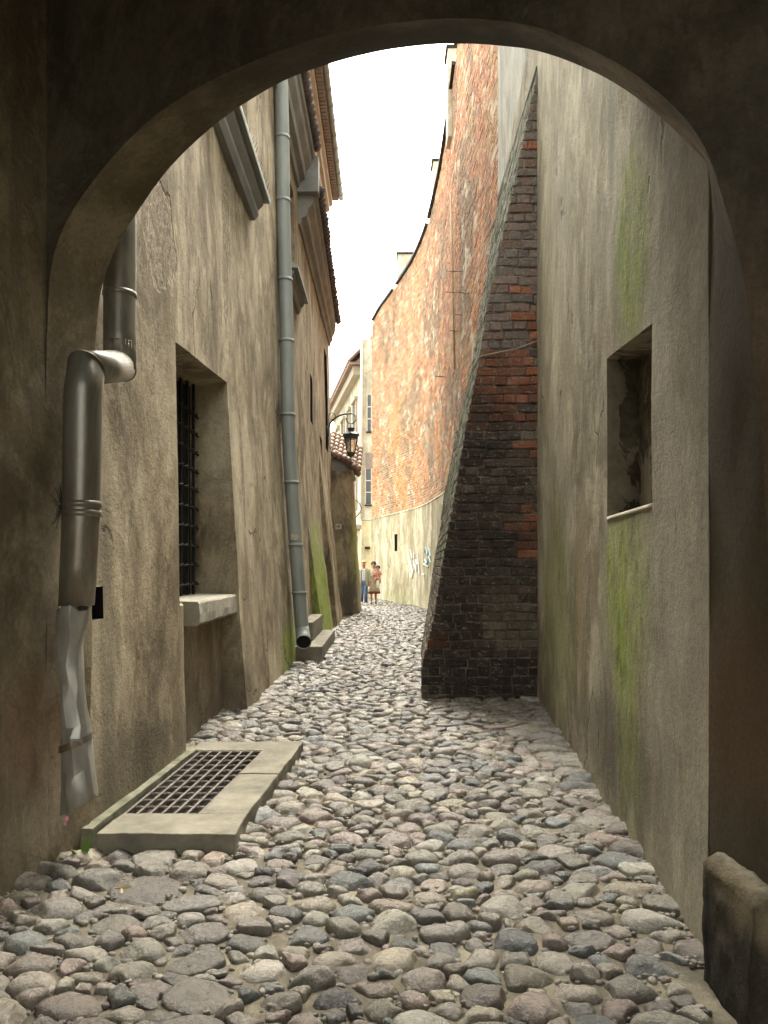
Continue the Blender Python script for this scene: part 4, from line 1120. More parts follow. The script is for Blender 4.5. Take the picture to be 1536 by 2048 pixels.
def far_box(m, s0, s1, z0, z1, o0, o1):
    P = [A0 + dr*s0 + nr_*o0, A0 + dr*s1 + nr_*o0, A0 + dr*s1 + nr_*o1, A0 + dr*s0 + nr_*o1]
    m.add([(p.x, p.y, z0) for p in P] + [(p.x, p.y, z1) for p in P], [(0,1,2,3),(4,7,6,5),(0,4,5,1),(1,5,6,2),(2,6,7,3),(3,7,4,0)])
m = MB(); far_box(m, 0, 11.5, 10.2, 10.6, -0.05, 0.35); far_box(m, 0, 11.5, 3.15, 3.35, -0.05, 0.2); far_box(m, 0, 11.5, 6.6, 6.75, -0.05, 0.12); m.build('cornice', M['cornice_cream'], far)
m = MB(); far_box(m, -0.2, 11.8, 10.62, 10.72, -0.1, 0.55); 
P = [A0 + dr*(-0.2) + nr_*.55, A0 + dr*11.8 + nr_*.55]
m.add([(P[0].x, P[0].y, 10.73), (P[1].x, P[1].y, 10.73), (P[1].x + 2.2, P[1].y, 12.9), (P[0].x + 2.2, P[0].y, 12.9)], [(0, 1, 2, 3)])
for i in range(30):
    q = A0 + dr*(i*.4) + nr_*.57; m.tube([(q.x, q.y, 10.79), (q.x + 2.2, q.y, 12.96)], .09, 6)
m.build('roof', M['tile'], far)
for s0 in (1.2, 3.6, 6.0, 8.6):
    for z0, z1 in ((1.0, 2.6), (4.2, 5.9), (7.4, 9.2)):
        m = MB(); far_box(m, s0, s0 + 1.0, z0, z1, -0.02, 0.03); w_ = m.build('window', M['glass_dark'], far)
        m = MB(); far_box(m, s0 - .12, s0, z0 - .1, z1 + .1, -0.02, 0.10); far_box(m, s0 + 1.0, s0 + 1.12, z0 - .1, z1 + .1, -0.02, 0.10); far_box(m, s0 - .2, s0 + 1.2, z1 + .1, z1 + .25, -.02, .16)
        m.build('frame', M['cornice_cream'], w_)
def far_win(px0, px1, py0, py1, Y=33.99, bars=2):
    a, b = up(px0, py0, Y), up(px1, py1, Y); m = MB(); m.box((a.x, Y - .012, b.z), (b.x, Y + .1, a.z)); w_ = m.build('window', M['glass_dark'], far)
    m = MB()
    m.box((a.x - .03, Y - .05, b.z - .03), (a.x, Y + .05, a.z + .03)); m.box((b.x, Y - .05, b.z - .03), (b.x + .03, Y + .05, a.z + .03))
    for k in range(bars): z = b.z + (a.z - b.z) * (k + 1) / (bars + 1); m.box((a.x, Y - .045, z - .02), (b.x, Y, z + .02))
    m.build('frame', M['frame'], w_)
    m = MB(); m.box((a.x - .06, Y - .12, b.z - .09), (b.x + .06, Y, b.z - .035)); m.build('sill', M['iron'], w_)
far_win(735, 742, 790, 862); far_win(732, 742, 938, 1008)
m = MB(); m.tube([(-1.02, 33.93, 3.6), (-1.02, 33.93, 11.6)], 0.05, 8); m.build('rainwater_pipe', M['frame'], far, True)
# small dark lamp on the yellow wall
m = MB(); a = up(735, 1096, 33.9); m.box((a.x - .12, 33.7, a.z - .05), (a.x + .12, 33.96, a.z + .06)); m.build('wall_light', M['iron'], far, bevel=.02)
# a brick-red infill beside the lower window
m = MB(); a, b = up(731, 905, 33.9), up(745, 935, 33.9); m.box((a.x, 33.94, b.z), (b.x, 34.02, a.z)); m.build('brick_patch', M['soffit'], far)

# tiled annex
ann = thing('tiled_annex', (-1.1, 22.8, 0), 'small rounded plaster annex with a red pantile roof under the lantern', 'annex')
m = MB(); rings = []
def ann_ring(z, xr):
    xl = -1.70; c = 0.22; yf = 22.3 ; pts = [(xl, 25.0, z), (xl, yf, z)]
    pts += [(xl + (xr - c - xl) * t, yf, z) for t in (.25, .5, .75, 1)]
    for k in range(1, 7): a = -math.pi/2 + math.pi/2 * k/6; pts.append((xr - c + c*math.cos(a), yf + c + c*math.sin(a), z))
    pts += [(xr + (0.0), 23.4, z), (xr, 25.0, z)]
    return pts
for i in range(34):
    z = -0.05 + 4.35 * i / 33; rings.append(ann_ring(z, interp(z, [0, 1.5, 3, 4.3], [-0.74, -0.83, -0.92, -1.0])))
m.loft(rings); A_ = np.array(m.v); q = fbm(A_, 1.5, 4, 6) * .03; A_[:, 0] += q; A_[:, 1] += q; m.v = [tuple(p) for p in A_]
m.build('wall', M['plaster_annex'], ann, True)
m = MB(); m.loft([ann_ring(4.28, -0.99), ann_ring(4.30, -0.95), ann_ring(4.36, -0.93), ann_ring(4.38, -0.97), ann_ring(4.5, -0.96), ann_ring(4.56, -0.90), ann_ring(4.66, -0.88), ann_ring(4.68, -0.9)])
m.build('cornice', M['cornice_dark'], ann, True)
m = MB()
for i in range(7):
    x = -1.62 + i * 0.145
    zz0 = 4.78 - 0.06 * i - (0.12 if i > 4 else 0)
    for k in range(6):
        y = 22.15 + k * .36; z = zz0 + k * .17
        m.tube([(x, y, z + .03), (x - 0.0, y + .42, z + .20)], [0.082, 0.066], 10)
for j in range(8):
    y = 22.35 + j * .3
    for k in range(2):
        m.tube([(-0.78 - k*.33, y, 4.42 + k*.22), (-1.14 - k*.33, y, 4.66 + k*.22)], [.08, .066], 8)
m.build('roof_tiles', M['tile'], ann, True)
m = MB(); m.add([(-1.7, 22.2, 4.74), (-0.8, 22.2, 4.42), (-0.8, 25, 4.6), (-1.7, 25, 5.9)], [(0, 1, 2, 3)]); m.build('roof_base', M['tile_dark'], ann)
a = up(677, 1053, 22.27); m = MB(); m.box((a.x - .085, 22.24, a.z - .075), (a.x + .085, 22.275, a.z + .075)); pl = m.build('house_plate', M['frame'], ann)
m = MB(); m.box((a.x - .055, 22.233, a.z - .04), (a.x + .055, 22.239, a.z + .04)); m.build('plate_field', M['soffit'], pl)

# ================================================================== drainpipes
pipe1 = thing('drain_pipe', (-1.48, 3.9, 0), 'battered grey zinc downpipe with a crushed lower end by the left arch jamb', 'drainpipe')
def loft_pipe(name, secs, mat, parent, n=28, crush=0.0):
    m = MB(); rings = []
    for s_ in secs:
        z, cx_, cy_, rx, ry = s_[:5]; tilt = s_[5] if len(s_) > 5 else 0
        rings.append([(cx_ + rx*math.cos(2*math.pi*j/n), cy_ + ry*math.sin(2*math.pi*j/n), z + tilt*rx*math.cos(2*math.pi*j/n)) for j in range(n)])
    m.loft(rings, cap=False)
    if crush:
        A_ = np.array(m.v); w = np.clip((1.32 - A_[:, 2]) / 0.3, 0, 1) * crush
        q = np.abs(vnoise(A_, 7, 3)) - .3; q2 = np.abs(vnoise(A_, 12, 6)) - .3
        A_[:, 0] += w * q * 0.030; A_[:, 1] += w * (q * 0.05 + q2 * 0.025); m.v = [tuple(p) for p in A_]
    o = m.build(name, mat, parent, True)
    sol = o.modifiers.new('wall', 'SOLIDIFY'); sol.thickness = 0.003; sol.offset = -1
    return o
R1 = 0.086; PX = -1.487; PY = 4.22
loft_pipe('pipe', [(6.5 - 3.9 * i / 20, PX, PY, R1, R1) for i in range(21)], M['zinc'], pipe1)
# mitred elbow: short sloping cylinder coming towards us
P0 = Vector((PX, PY, 2.62)); P1 = Vector((-1.475, 3.72, 2.475))
m = MB(); n_ = 28
def ring_at(c, nrm_axis, r, dirv):
    """ellipse where a cylinder along dirv is cut by the mitre plane with normal nrm_axis"""
    d = dirv.normalized(); a = d.cross(Vector((1, 0, 0))).normalized(); b = Vector((1, 0, 0)); out = []
    a = (d.cross(b)).normalized()
    for j in range(n_):
        t = 2*math.pi*j/n_; p = c + b*(r*math.cos(t)) + a*(r*math.sin(t)); s_ = -(p - c).dot(nrm_axis) / d.dot(nrm_axis); out.append(p + d*s_)
    return out
dv = (P1 - P0).normalized(); dn = Vector((0, 0, -1))
n0 = (dv + dn).normalized(); n1 = (dv + dn).normalized()
lofts = [ring_at(P0 + Vector((0, 0, 0.02)), Vector((0, 0, 1)), R1, dn), ring_at(P0, n0, R1, dn)]
mb2 = MB(); mb2.loft([ring_at(P0, n0, R1, dv), ring_at(P1, n1, R1, dv)], cap=False); 
mb2.build('elbow', M['zinc'], pipe1, True).modifiers.new('wall', 'SOLIDIFY').thickness = 0.003
mb3 = MB(); mb3.loft([[(PX + R1*math.cos(-2*math.pi*j/n_), PY + R1*math.sin(-2*math.pi*j/n_)*1, 2.75) for j in range(n_)], sorted(ring_at(P0, n0, R1, dn), key=lambda p: 0)], cap=False) if False else None
# straight collars that meet the elbow
def collar(name, c, zfar, nrm):
    rg = ring_at(c, nrm, R1, dn); mm = MB(); mm.loft([rg, [Vector((p.x, p.y, zfar)) for p in rg]], cap=False)
    o = mm.build(name, M['zinc'], pipe1, True); o.modifiers.new('wall', 'SOLIDIFY').thickness = 0.003
collar('pipe_collar', P0, 2.75, n0)
for c_, nn_ in ((P0, n0), (P1, n1)):
    mm = MB(); rg = ring_at(c_, nn_, R1 + .0015, dn); mm.tube(rg + [rg[0]], .0028, 6, cap=False); mm.build('pipe_seam', M['zinc'], pipe1, True)
SEC = [(2.36, 130, 203), (2.2, 129, 203), (1.9, 127, 200), (1.65, 125, 197), (1.5, 122, 193), (1.3, 119, 187)]
ring1 = ring_at(P1, n1, R1, dn)
mm = MB(); rgs = [ring1]
for z, a, b in SEC:
    c = ((a + b)/2 - CX) * 3.72 / F; rx = (b - a)/2 * 3.72 / F; k = rx / R1
    rgs.append([Vector((c + (p.x - P1.x) * k, 3.72 + (p.y - P1.y) * k, z)) for p in ring1])
mm.loft(rgs, cap=False); mm.build('pipe', M['zinc'], pipe1, True).modifiers.new('wall', 'SOLIDIFY').thickness = 0.003
def zc(py): return HC - (py - YH) * 3.72 / F
LOW = [(1215, 117, 178, 1.0), (1235, 117, 176, .95), (1262, 118, 168, .8), (1290, 119, 160, .7), (1330, 120, 163, .7), (1370, 121, 168, .75), (1410, 122, 172, .75), (1450, 128, 178, .85), (1475, 126, 180, .95), (1500, 126, 181, .85), (1540, 126, 187, .85), (1580, 125, 193, .85), (1610, 124, 196, .85), (1632, 123, 196, .85)]
rq = random.Random(12); m = MB(); rings = []; NS = 12
for i in range(len(LOW) - 1):
    for k in range(1):
        t = 0; e = [LOW[i][q] * (1-t) + LOW[i+1][q] * t for q in range(4)]
        cx_ = ((e[1]+e[2])/2 - CX) * 3.72 / F; rx = (e[2] - e[1]) / 2 * 3.72 / F; jt = 0.0 if i < 1 else 0.009
        last = i >= len(LOW) - 2
        rings.append([(cx_ + rx*math.cos(a) + rq.uniform(-jt, jt)*abs(math.sin(a)), 3.72 + .086*e[3]*math.sin(a) + rq.uniform(-jt, jt)*1.7, zc(e[0]) + (0.55*rx*math.cos(a) if last else rq.uniform(-.018, .018))) for a in [2*math.pi*j/NS + .2 for j in range(NS)]])
m.loft(rings, cap=False); o = m.build('crushed_pipe', M['zinc_pale'], pipe1, True); o.modifiers.new('wall', 'SOLIDIFY').thickness = 0.003
bv = o.modifiers.new('bevel', 'BEVEL'); bv.width = 0.007; bv.segments = 2
for z, x, y, r in ((3.02, PX, PY, .092), (1.80, -1.499, 3.72, .094), (1.755, -1.50, 3.72, .094)):
    m = MB(); m.loft([[(x + rr*math.cos(2*math.pi*j/28), y + rr*math.sin(2*math.pi*j/28), zz) for j in range(28)] for rr, zz in ((r-.005, z-.016), (r, z-.014), (r+.002, z), (r, z+.014), (r-.005, z+.016))], cap=False)
    m.build('pipe_clamp', M['zinc'], pipe1, True)
m = MB(); cx_ = ((122 + 181)/2 - CX) * 3.72/F; m.loft([[(cx_ + .078*math.cos(2*math.pi*j/28), 3.72 + .085*math.sin(2*math.pi*j/28), zz + .03*math.cos(2*math.pi*j/28)) for j in range(28)] for zz in (zc(1492), zc(1478))], cap=False)
m.build('pipe_clamp', M['zinc'], pipe1, True)
# black and white sticker wrapped on the pipe
def stk():
    t = NT('sticker_print'); v = t.map((1, 1, 1)); n1 = t.voro(42.0, v); col = t.ramp(n1, [(0.35, (0.015, 0.015, 0.015)), (0.62, (0.06, 0.055, 0.045)), (0.75, (0.42, 0.38, 0.27))]); return t.done(col, 0.6)
m = MB(); N = 8; V0 = []; cx_ = ((125 + 198)/2 - CX) * 3.72/F
for zz in (1.5 - (943 - YH)*3.72/F, 1.5 - (912 - YH)*3.72/F):
    for i in range(N + 1):
        a = math.radians(-62 + 50 * i / N); V0.append((cx_ + .0915*math.cos(a), 3.72 + .0885*math.sin(a) - .003, zz))
m.add(V0, [(i, i+1, N+2+i, N+1+i) for i in range(N)]); sk = m.build('sticker', stk(), pipe1); sk.modifiers.new('t', 'SOLIDIFY').thickness = 0.001
# dry twigs caught behind the pipe clamp
tw = MB(); rt = random.Random(4)
for i in range(14):
    b = Vector((-1.59, 3.70, 1.80 + rt.uniform(-.03, .03))); d = Vector((rt.uniform(-.04, .005), rt.uniform(-.06, .0), rt.uniform(-.13, .13))); mid = b + d*.6 + Vector((0, 0, rt.uniform(-.02, .02)))
    tw.tube([b, mid, b + d], [.003, .002, .001], 5)
tag(tw.build('dry_twig', M['iron'], None), 'dark dry twigs caught behind the bent downpipe', 'twigs')

pipe2 = thing('drain_pipe', (-1.4, 11.3, 0), 'tall blue grey painted downpipe running down the middle of the left facade', 'drainpipe')
PP = [(560,120),(562,170),(565,300),(566,400),(569,520),(572,620),(574,730),(575.5,830),(580,930),(584,985),(592,1100),(600,1210),(604,1255)]
pts = [up(a, b, 11.3) for a, b in PP]
m = MB(); m.tube(pts, [.105]*8 + [.103]*5, 20, cap=False)
m.build('pipe', M['zinc_blue'], pipe2, True)
for k, py in enumerate((276, 402, 560, 682, 830, 965, 1090, 1185)):
    x = interp(py, [b for a, b in PP], [a for a, b in PP]); c = up(x, py, 11.3); m = MB()
    m.tube([c + Vector((0, 0, .022)), c - Vector((0, 0, .022))], .114, 20); m.build('pipe_clamp', M['zinc_blue'], pipe2, True)
    if k in (3, 5): 
        m = MB(); m.tube([c + Vector((-.28, .35, 0)), c], .008, 5); m.build('bracket_rod', M['iron'], pipe2)
m = MB(); e0 = pts[-1]; m.tube([e0, e0 + Vector((.01, -.03, -.07)), e0 + Vector((.03, -.10, -.15)), e0 + Vector((.05, -.24, -.20))], [.103, .107, .110, .115], 20, cap=False)
o = m.build('outlet', M['zinc_blue'], pipe2, True); o.modifiers.new('wall', 'SOLIDIFY').thickness = 0.004
m = MB(); q = e0 + Vector((.045, -.21, -.19)); m.tube([q, q + Vector((0.0, .01, .003))], .104, 20); m.build('outlet_mouth', M['black'], pipe2)
m = MB(); q = up(590, 1072, 11.17); m.box((q.x - .06, 11.185, q.z - .06), (q.x + .05, 11.19, q.z + .03)); m.build('torn_paper', M['cream'], pipe2)

# ================================================================== lanterns
def lantern(name, base, reach, s_, label, group=None):
    """wall lantern; base = wall fixing point, the arm reaches towards +X"""
    r = thing(name, base, label, 'street lamp', group)
    b = Vector(base)
    arm = MB(); P = []
    for i in range(15):
        t = i / 14; a = math.pi * (1 - t * 0.52)
        P.append(b + Vector((reach * (1 + math.cos(a)) * 0.9, 0, 0.42*s_ * math.sin(a) * 1.0)))
    arm.tube(P, .022*s_, 8)
    c = b + Vector((reach, 0, .32*s_)); Q = [P[-1]]
    for i in range(1, 15):
        a = math.pi/2 - math.pi * 1.55 * i / 14; Q.append(P[-1] + Vector((.0, 0, -.12*s_)) + Vector((.12*s_*math.cos(a), 0, .12*s_*math.sin(a))))
    arm.tube(Q, .013*s_, 6)
    arm.box((b.x - .05, b.y - .03*s_, b.z - .12*s_), (b.x + .03, b.y + .03*s_, b.z + .12*s_))
    for sgn in (1, -1):
        S = [b + Vector((0.02, 0, sgn*.10*s_))]
        for i in range(12):
            a = math.pi + sgn * (-1) * math.pi * 1.6 * i / 11; S.append(b + Vector((.10*s_, 0, sgn*.36*s_)) + Vector((.08*s_*math.cos(a), 0, .08*s_*math.sin(a))))
        arm.tube(S, .009*s_, 6)
    arm.build('arm', M['lamp'], r, True)
    hx = Q[-1].x; top = P[-1].z - .24*s_; cx_, cy_ = P[-1].x, b.y
    m = MB(); m.tube([(cx_, cy_, top), (cx_, cy_, top - .10*s_)], .010*s_, 6)
    z0 = top - .10*s_
    m.lathe([(.02*s_, 0), (.10*s_, -.01*s_), (.085*s_, -.03*s_), (.075*s_, -.08*s_), (.13*s_, -.11*s_), (.17*s_, -.14*s_), (.205*s_, -.16*s_), (.21*s_, -.19*s_), (.195*s_, -.21*s_), (.20*s_, -.23*s_), (.185*s_, -.28*s_), (.02*s_, -.29*s_)], (cx_, cy_, z0), 6, a0=math.pi/6)
    for k in range(6):
        a = math.pi/6 + k*math.pi/3; m.ball((cx_ + .215*s_*math.cos(a), cy_ + .215*s_*math.sin(a), z0 - .165*s_), .02*s_, 6, 4)
    m.build('lamp_cap', M['lamp'], r)
    m = MB()
    for k in range(6):
        a = math.pi/6 + k*math.pi/3
        m.tube([(cx_ + .175*s_*math.cos(a), cy_ + .175*s_*math.sin(a), z0 - .27*s_), (cx_ + .105*s_*math.cos(a), cy_ + .105*s_*math.sin(a), z0 - .60*s_)], .011*s_, 4)
    m.lathe([(.02*s_, .02*s_), (.115*s_, 0), (.115*s_, -.02*s_), (.10*s_, -.05*s_), (.08*s_, -.08*s_), (.05*s_, -.10*s_), (.02*s_, -.115*s_), (.015*s_, -.15*s_)], (cx_, cy_, z0 - .60*s_), 6, a0=math.pi/6)
    m.build('lamp_frame', M['lamp'], r)
    m = MB(); m.lathe([(.165*s_, -.285*s_), (.098*s_, -.595*s_)], (cx_, cy_, z0), 6, a0=math.pi/6); m.f = [f for f in m.f if len(f) == 4]
    m.build('glass', M['lamp_glass'], r)
    m = MB(); m.ball((cx_, cy_, z0 - .38*s_), (.028*s_, .028*s_, .05*s_), 10, 6); m.tube([(cx_, cy_, z0 - .29*s_), (cx_, cy_, z0 - .34*s_)], .018*s_, 8); m.build('bulb', M['frame'], r, True)
    return r
M['lamp'] = simple('lamp_paint', (0.03, 0.04, 0.045), (0.06, 0.075, 0.085), 12, 0.45, 0.2, 0.2, 40, 0.5)
def lg():
    t = NT('lamp_glass'); t.b.inputs['Transmission Weight'].default_value = 0.92
    return t.done((0.9, 0.92, 0.9), 0.06, None, 0, 0.5)
M['lamp_glass'] = lg()
bb = up(656, 862, 20.6)
lantern('wall_lantern', (bb.x, 20.6, bb.z), 0.66, 1.14, 'black wrought iron wall lantern with glass panes hanging on the left facade')
bb = up(695, 1012, 31.5)
lb = thing('lantern_bracket', (bb.x, 31.5, bb.z), 'thin curved dark lamp bracket farther down the lane behind the annex', 'lamp bracket')
m = MB(); P = [up(690 + 32*(1-math.cos(a))/1.0*0.5*1.0 + 14*(1-math.cos(a))*0.4, 1025 - 26*math.sin(a), 31.5) for a in [math.pi * k / 20 for k in range(21)]]
P = [up(698, 999, 31.5), up(705, 999, 31.5), up(713, 1001, 31.5), up(719, 1007, 31.5), up(722.5, 1016, 31.5), up(721, 1024, 31.5), up(712, 1034, 31.5), up(704, 1044, 31.5)]
m.tube(P, .022, 6); m.build('arm', M['lamp'], lb, True)
m = MB(); a = up(704, 1022, 31.5); m.lathe([(.03, .22), (.12, .16), (.15, .06), (.12, 0), (.07, -.24), (.02, -.28)], (a.x, a.y, a.z), 6); m.build('lamp_head', M['lamp'], lb)

# graffiti on the pale base, thin painted strokes
def on_base(px, py):
    best = None
    for u in uu_ if False else [LTOT * i / 600 for i in range(601)]:
        x, y = cv(u); x -= 0.052; y -= .018
        d = abs(CX + x * F / y - px)
        if best is None or d < best[0]: best = (d, x, y)
    _, x, y = best; return Vector((x - 0.008, y - 0.012, HC - (py - YH) * y / F))
M['paint_white'] = simple('spray_white', (0.78, 0.78, 0.76), (0.86, 0.86, 0.84), 10, 0.7)
M['paint_blue'] = simple('spray_blue', (0.35, 0.52, 0.54), (0.48, 0.62, 0.62), 10, 0.7)
gf_ = thing('graffiti_tag', tuple(on_base(835, 1130)), 'faded white and pale blue spray scribble on the plastered base of the brick wall', 'graffiti')
m = MB()
for st_ in ([(820,1112),(822,1100),(824,1118),(828,1106),(829,1128)], [(821,1122),(826,1150),(829,1126),(833,1144),(836,1110),(839,1148)], [(820,1148),(823,1156),(828,1138)], [(846,1149),(849,1150)], [(832,1120),(836,1128)]):
    m.tube([on_base(a, b) for a, b in st_], .030, 6)
m.build('stroke', M['paint_white'], gf_)
m = MB()
for st_ in ([(849,1104),(852,1095),(855,1110),(858,1098),(861,1112)], [(850,1118),(854,1128),(858,1114),(862,1126)], [(848,1128),(857,1134)]):
    m.tube([on_base(a, b) for a, b in st_], .026, 6)
m.build('stroke', M['paint_blue'], gf_)

# little plants and litter
M['leaf'] = simple('leaf_green', (0.06, 0.12, 0.015), (0.16, 0.24, 0.04), 12, 0.5)
M['litter'] = simple('dry_leaf', (0.38, 0.30, 0.16), (0.55, 0.46, 0.30), 12, 0.7)
M['petal'] = simple('pink_petal', (0.55, 0.22, 0.28), (0.75, 0.38, 0.42), 12, 0.6)
wd = thing('weed', (-1.52, 3.82, 0), 'small green weed leaves at the front corner of the cellar curb', 'weed')
def leaf(m, p, d, L, w, bend):
    p = Vector(p); d = Vector(d).normalized(); s_ = d.cross(Vector((0.3, 1, 0.2))).normalized(); V0 = []; N = 7
    for i in range(N + 1):
        t = i / N; c = p + d*L*t + Vector((0, 0, -bend*t*t)); ww = w * math.sin(math.pi * min(1, t*.93 + .07)) ** .8
        V0 += [c - s_*ww, c + Vector((0, -.004, 0)), c + s_*ww]
    m.add(V0, [(3*i+a, 3*i+a+1, 3*i+a+4, 3*i+a+3) for i in range(N) for a in (0, 1)])
m = MB(); leaf(m, (-1.53, 3.80, .0), (.25, .1, 1), .15, .022, .02); leaf(m, (-1.55, 3.80, .0), (-.3, -.2, 1), .09, .014, .02); leaf(m, (-1.57, 3.76, .0), (-.4, -.3, .6), .10, .012, .03)
o = m.build('leaf', M['leaf'], wd); o.modifiers.new('t', 'SOLIDIFY').thickness = .0012
m = MB(); leaf(m, (-1.185, 3.34, .06), (1, .2, .1), .07, .010, .0); leaf(m, (-1.16, 3.33, .062), (.2, -1, .1), .05, .009, .0); leaf(m, (-1.17, 3.34, .063), (-.5, -.6, .2), .04, .007, 0)
o = m.build('dry_leaf', M['litter'], None); o.modifiers.new('t', 'SOLIDIFY').thickness = .001; tag(o, 'pale dry leaf lying on the dark flat stones below the curb', 'leaf')
m = MB(); m.ball((-1.585, 3.74, .235), (.012, .012, .016), 8, 5); m.ball((-1.59, 3.735, .21), (.008, .008, .01), 8, 5); tag(m.build('petal', M['petal'], None, True), 'tiny pink petal stuck by the foot of the crushed downpipe', 'petal')
# ================================================================== people
def skin_mesh(name, joints, edges, mat, parent, sub=2):
    """joints {key:(pos,radius)} grown into one continuous surface with the Skin modifier"""
    off = world_loc(parent); keys = list(joints)
    me = bpy.data.meshes.new(name)
    me.from_pydata([tuple(Vector(joints[k][0]) - off) for k in keys], [(keys.index(a), keys.index(b)) for a, b in edges], [])
    o = bpy.data.objects.new(name, me); COL.objects.link(o)
    o.modifiers.new('skin', 'SKIN'); sv = me.skin_vertices[0] if me.skin_vertices else None
    if sv is None:
        return o
    for i, k in enumerate(keys):
        r = joints[k][1]; sv.data[i].radius = (r, r) if not isinstance(r, tuple) else r
        sv.data[i].use_root = (i == 0)
    s_ = o.modifiers.new('sub', 'SUBSURF'); s_.levels = sub; s_.render_levels = sub
    bpy.context.view_layer.update()
    ev = o.evaluated_get(bpy.context.evaluated_depsgraph_get())
    m2 = bpy.data.meshes.new_from_object(ev)
    m2.name = name
    o.modifiers.clear(); o.data = m2
    m2.materials.clear(); m2.materials.append(mat)
    m2.polygons.foreach_set('use_smooth', [True] * len(m2.polygons))
    o.parent = parent
    return o
M['skin_fair'] = simple('skin_fair', (0.40, 0.20, 0.13), (0.46, 0.24, 0.16), 20, 0.6, 0, 0.1)
M['skin_red'] = simple('skin_ruddy', (0.42, 0.13, 0.07), (0.48, 0.17, 0.10), 20, 0.6, 0, 0.1)
M['hair_dark'] = simple('hair_dark', (0.035, 0.025, 0.018), (0.08, 0.06, 0.045), 60, 0.6, 0, 0.5)
M['hair_blond'] = simple('hair_blond', (0.40, 0.27, 0.14), (0.50, 0.36, 0.20), 60, 0.6, 0, 0.5)
M['jacket'] = simple('jacket_cloth', (0.28, 0.29, 0.20), (0.38, 0.38, 0.28), 8, 0.9, 0, 0.5)
M['jeans'] = simple('jeans_cloth', (0.04, 0.075, 0.14), (0.13, 0.20, 0.31), 7, 0.9, 0, 0.5, stretch=(1, 1, .4))
M['dress'] = simple('dress_cloth', (0.50, 0.41, 0.29), (0.62, 0.53, 0.40), 6, 0.9, 0, 0.4, stretch=(1, 1, .3))
M['hem'] = simple('hem_cloth', (0.12, 0.03, 0.02), (0.24, 0.07, 0.04), 12, 0.9)
M['white_cloth'] = simple('white_cloth', (0.66, 0.66, 0.64), (0.8, 0.8, 0.78), 9, 0.9)
M['pink_cloth'] = simple('pink_cloth', (0.44, 0.20, 0.16), (0.52, 0.26, 0.21), 9, 0.9)
M['shoe_dark'] = simple('shoe_dark', (0.03, 0.025, 0.02), (0.06, 0.05, 0.04), 9, 0.6)
def plaid():
    t = NT('plaid_shirt')
    s_ = t.n.new('ShaderNodeSeparateXYZ'); t.l.new(t.pos, s_.inputs[0])
    a = t.math('GREATER_THAN', t.math('FRACT', t.math('MULTIPLY', s_.outputs['X'], 16.0)), 0.7)
    b = t.math('GREATER_THAN', t.math('FRACT', t.math('MULTIPLY', s_.outputs['Z'], 16.0)), 0.7)
    col = t.mix(t.math('MULTIPLY', t.math('ADD', a, b), 0.45), (0.72, 0.74, 0.76), (0.14, 0.20, 0.30))
    return t.done(col, 0.9)
M['plaid'] = plaid()

def person(base, H, label, skin, stride=0.0, arms='hang', turn=0.0):
    p = thing('person', base, label, 'person')
    B = Vector(base); ct, st_ = math.cos(turn), math.sin(turn)
    def W(x, y, z): return B + Vector((x*ct - y*st_, x*st_ + y*ct, z)) * H
    J = {'pelvis': (W(0, 0, .53), .070*H), 'belly': (W(0, 0, .61), .066*H), 'chest': (W(0, .005, .72), .076*H), 'nb': (W(0, .005, .815), .040*H),
         'neck': (W(0, 0, .852), .032*H), 'jaw': (W(0, -.012, .882), .040*H), 'head': (W(0, 0, .925), .058*H), 'top': (W(0, .008, .965), .040*H),
         'nose': (W(0, -.062, .915), .010*H)}
    E = [('pelvis','belly'),('belly','chest'),('chest','nb'),('nb','neck'),('neck','jaw'),('jaw','head'),('head','top'),('head','nose')]
    for s_, q in ((-1, 'l'), (1, 'r')):
        f = stride * s_
        if arms == 'hang': pe, pw, ph = (.135*s_, .01, .635), (.150*s_, -.03, .500), (.150*s_, -.045, .455)
        else: pe, pw, ph = (.135*s_, -.02, .65), ((.10 if s_ > 0 else -.06)*1.0, -.12, .655 + .02*s_), ((.06 if s_ > 0 else .0), -.135, .67)
        J.update({'sh'+q: (W(.098*s_, 0, .80), .036*H), 'el'+q: (W(*pe), .024*H), 'wr'+q: (W(*pw), .016*H), 'pa'+q: (W(*ph), .017*H)})
        E += [('chest','sh'+q),('sh'+q,'el'+q),('el'+q,'wr'+q),('wr'+q,'pa'+q)]
        d = (Vector(ph) - Vector(pw)).normalized()
        for k in range(4):
            a = Vector(ph) + Vector(((k-1.5)*.007, .0, 0)) + d*.012; b_ = a + d*(.030 + .006*(k in (1, 2))) + Vector((0, -.004, 0))
            J['f%d'%k+q] = (W(*b_), .0055*H); E.append(('pa'+q, 'f%d'%k+q))
        a = Vector(ph) + Vector((-.018*s_, -.012, .005)); J['th'+q] = (W(*a), .006*H); E.append(('pa'+q, 'th'+q))
        J.update({'hp'+q: (W(.045*s_, 0, .49), .056*H), 'kn'+q: (W(.047*s_, -.02 - max(0, f)*.5, .285), .036*H), 'an'+q: (W(.05*s_, .01 - f, .05 + (0.03 if f < 0 else 0)), .021*H), 'to'+q: (W(.055*s_, -.075 - f, .018), .018*H)})
        E += [('pelvis','hp'+q),('hp'+q,'kn'+q),('kn'+q,'an'+q),('an'+q,'to'+q)]
    body = skin_mesh('body', J, E, skin, p)
    for s_ in (-1, 1): m = MB(); m.ball(W(.020*s_, -.051, .932), .006*H, 6, 4); m.build('eye', M['shoe_dark'], p, True)
    return p, W, J
def ell(W, H, z, rx, ry, cx_=0, cy_=0, n=20, wob=0.0):
    return [W(cx_ + (rx + wob*math.sin(5*a))*math.cos(a), cy_ + (ry + wob*math.sin(5*a))*math.sin(a), z) for a in [2*math.pi*j/n for j in range(n)]]
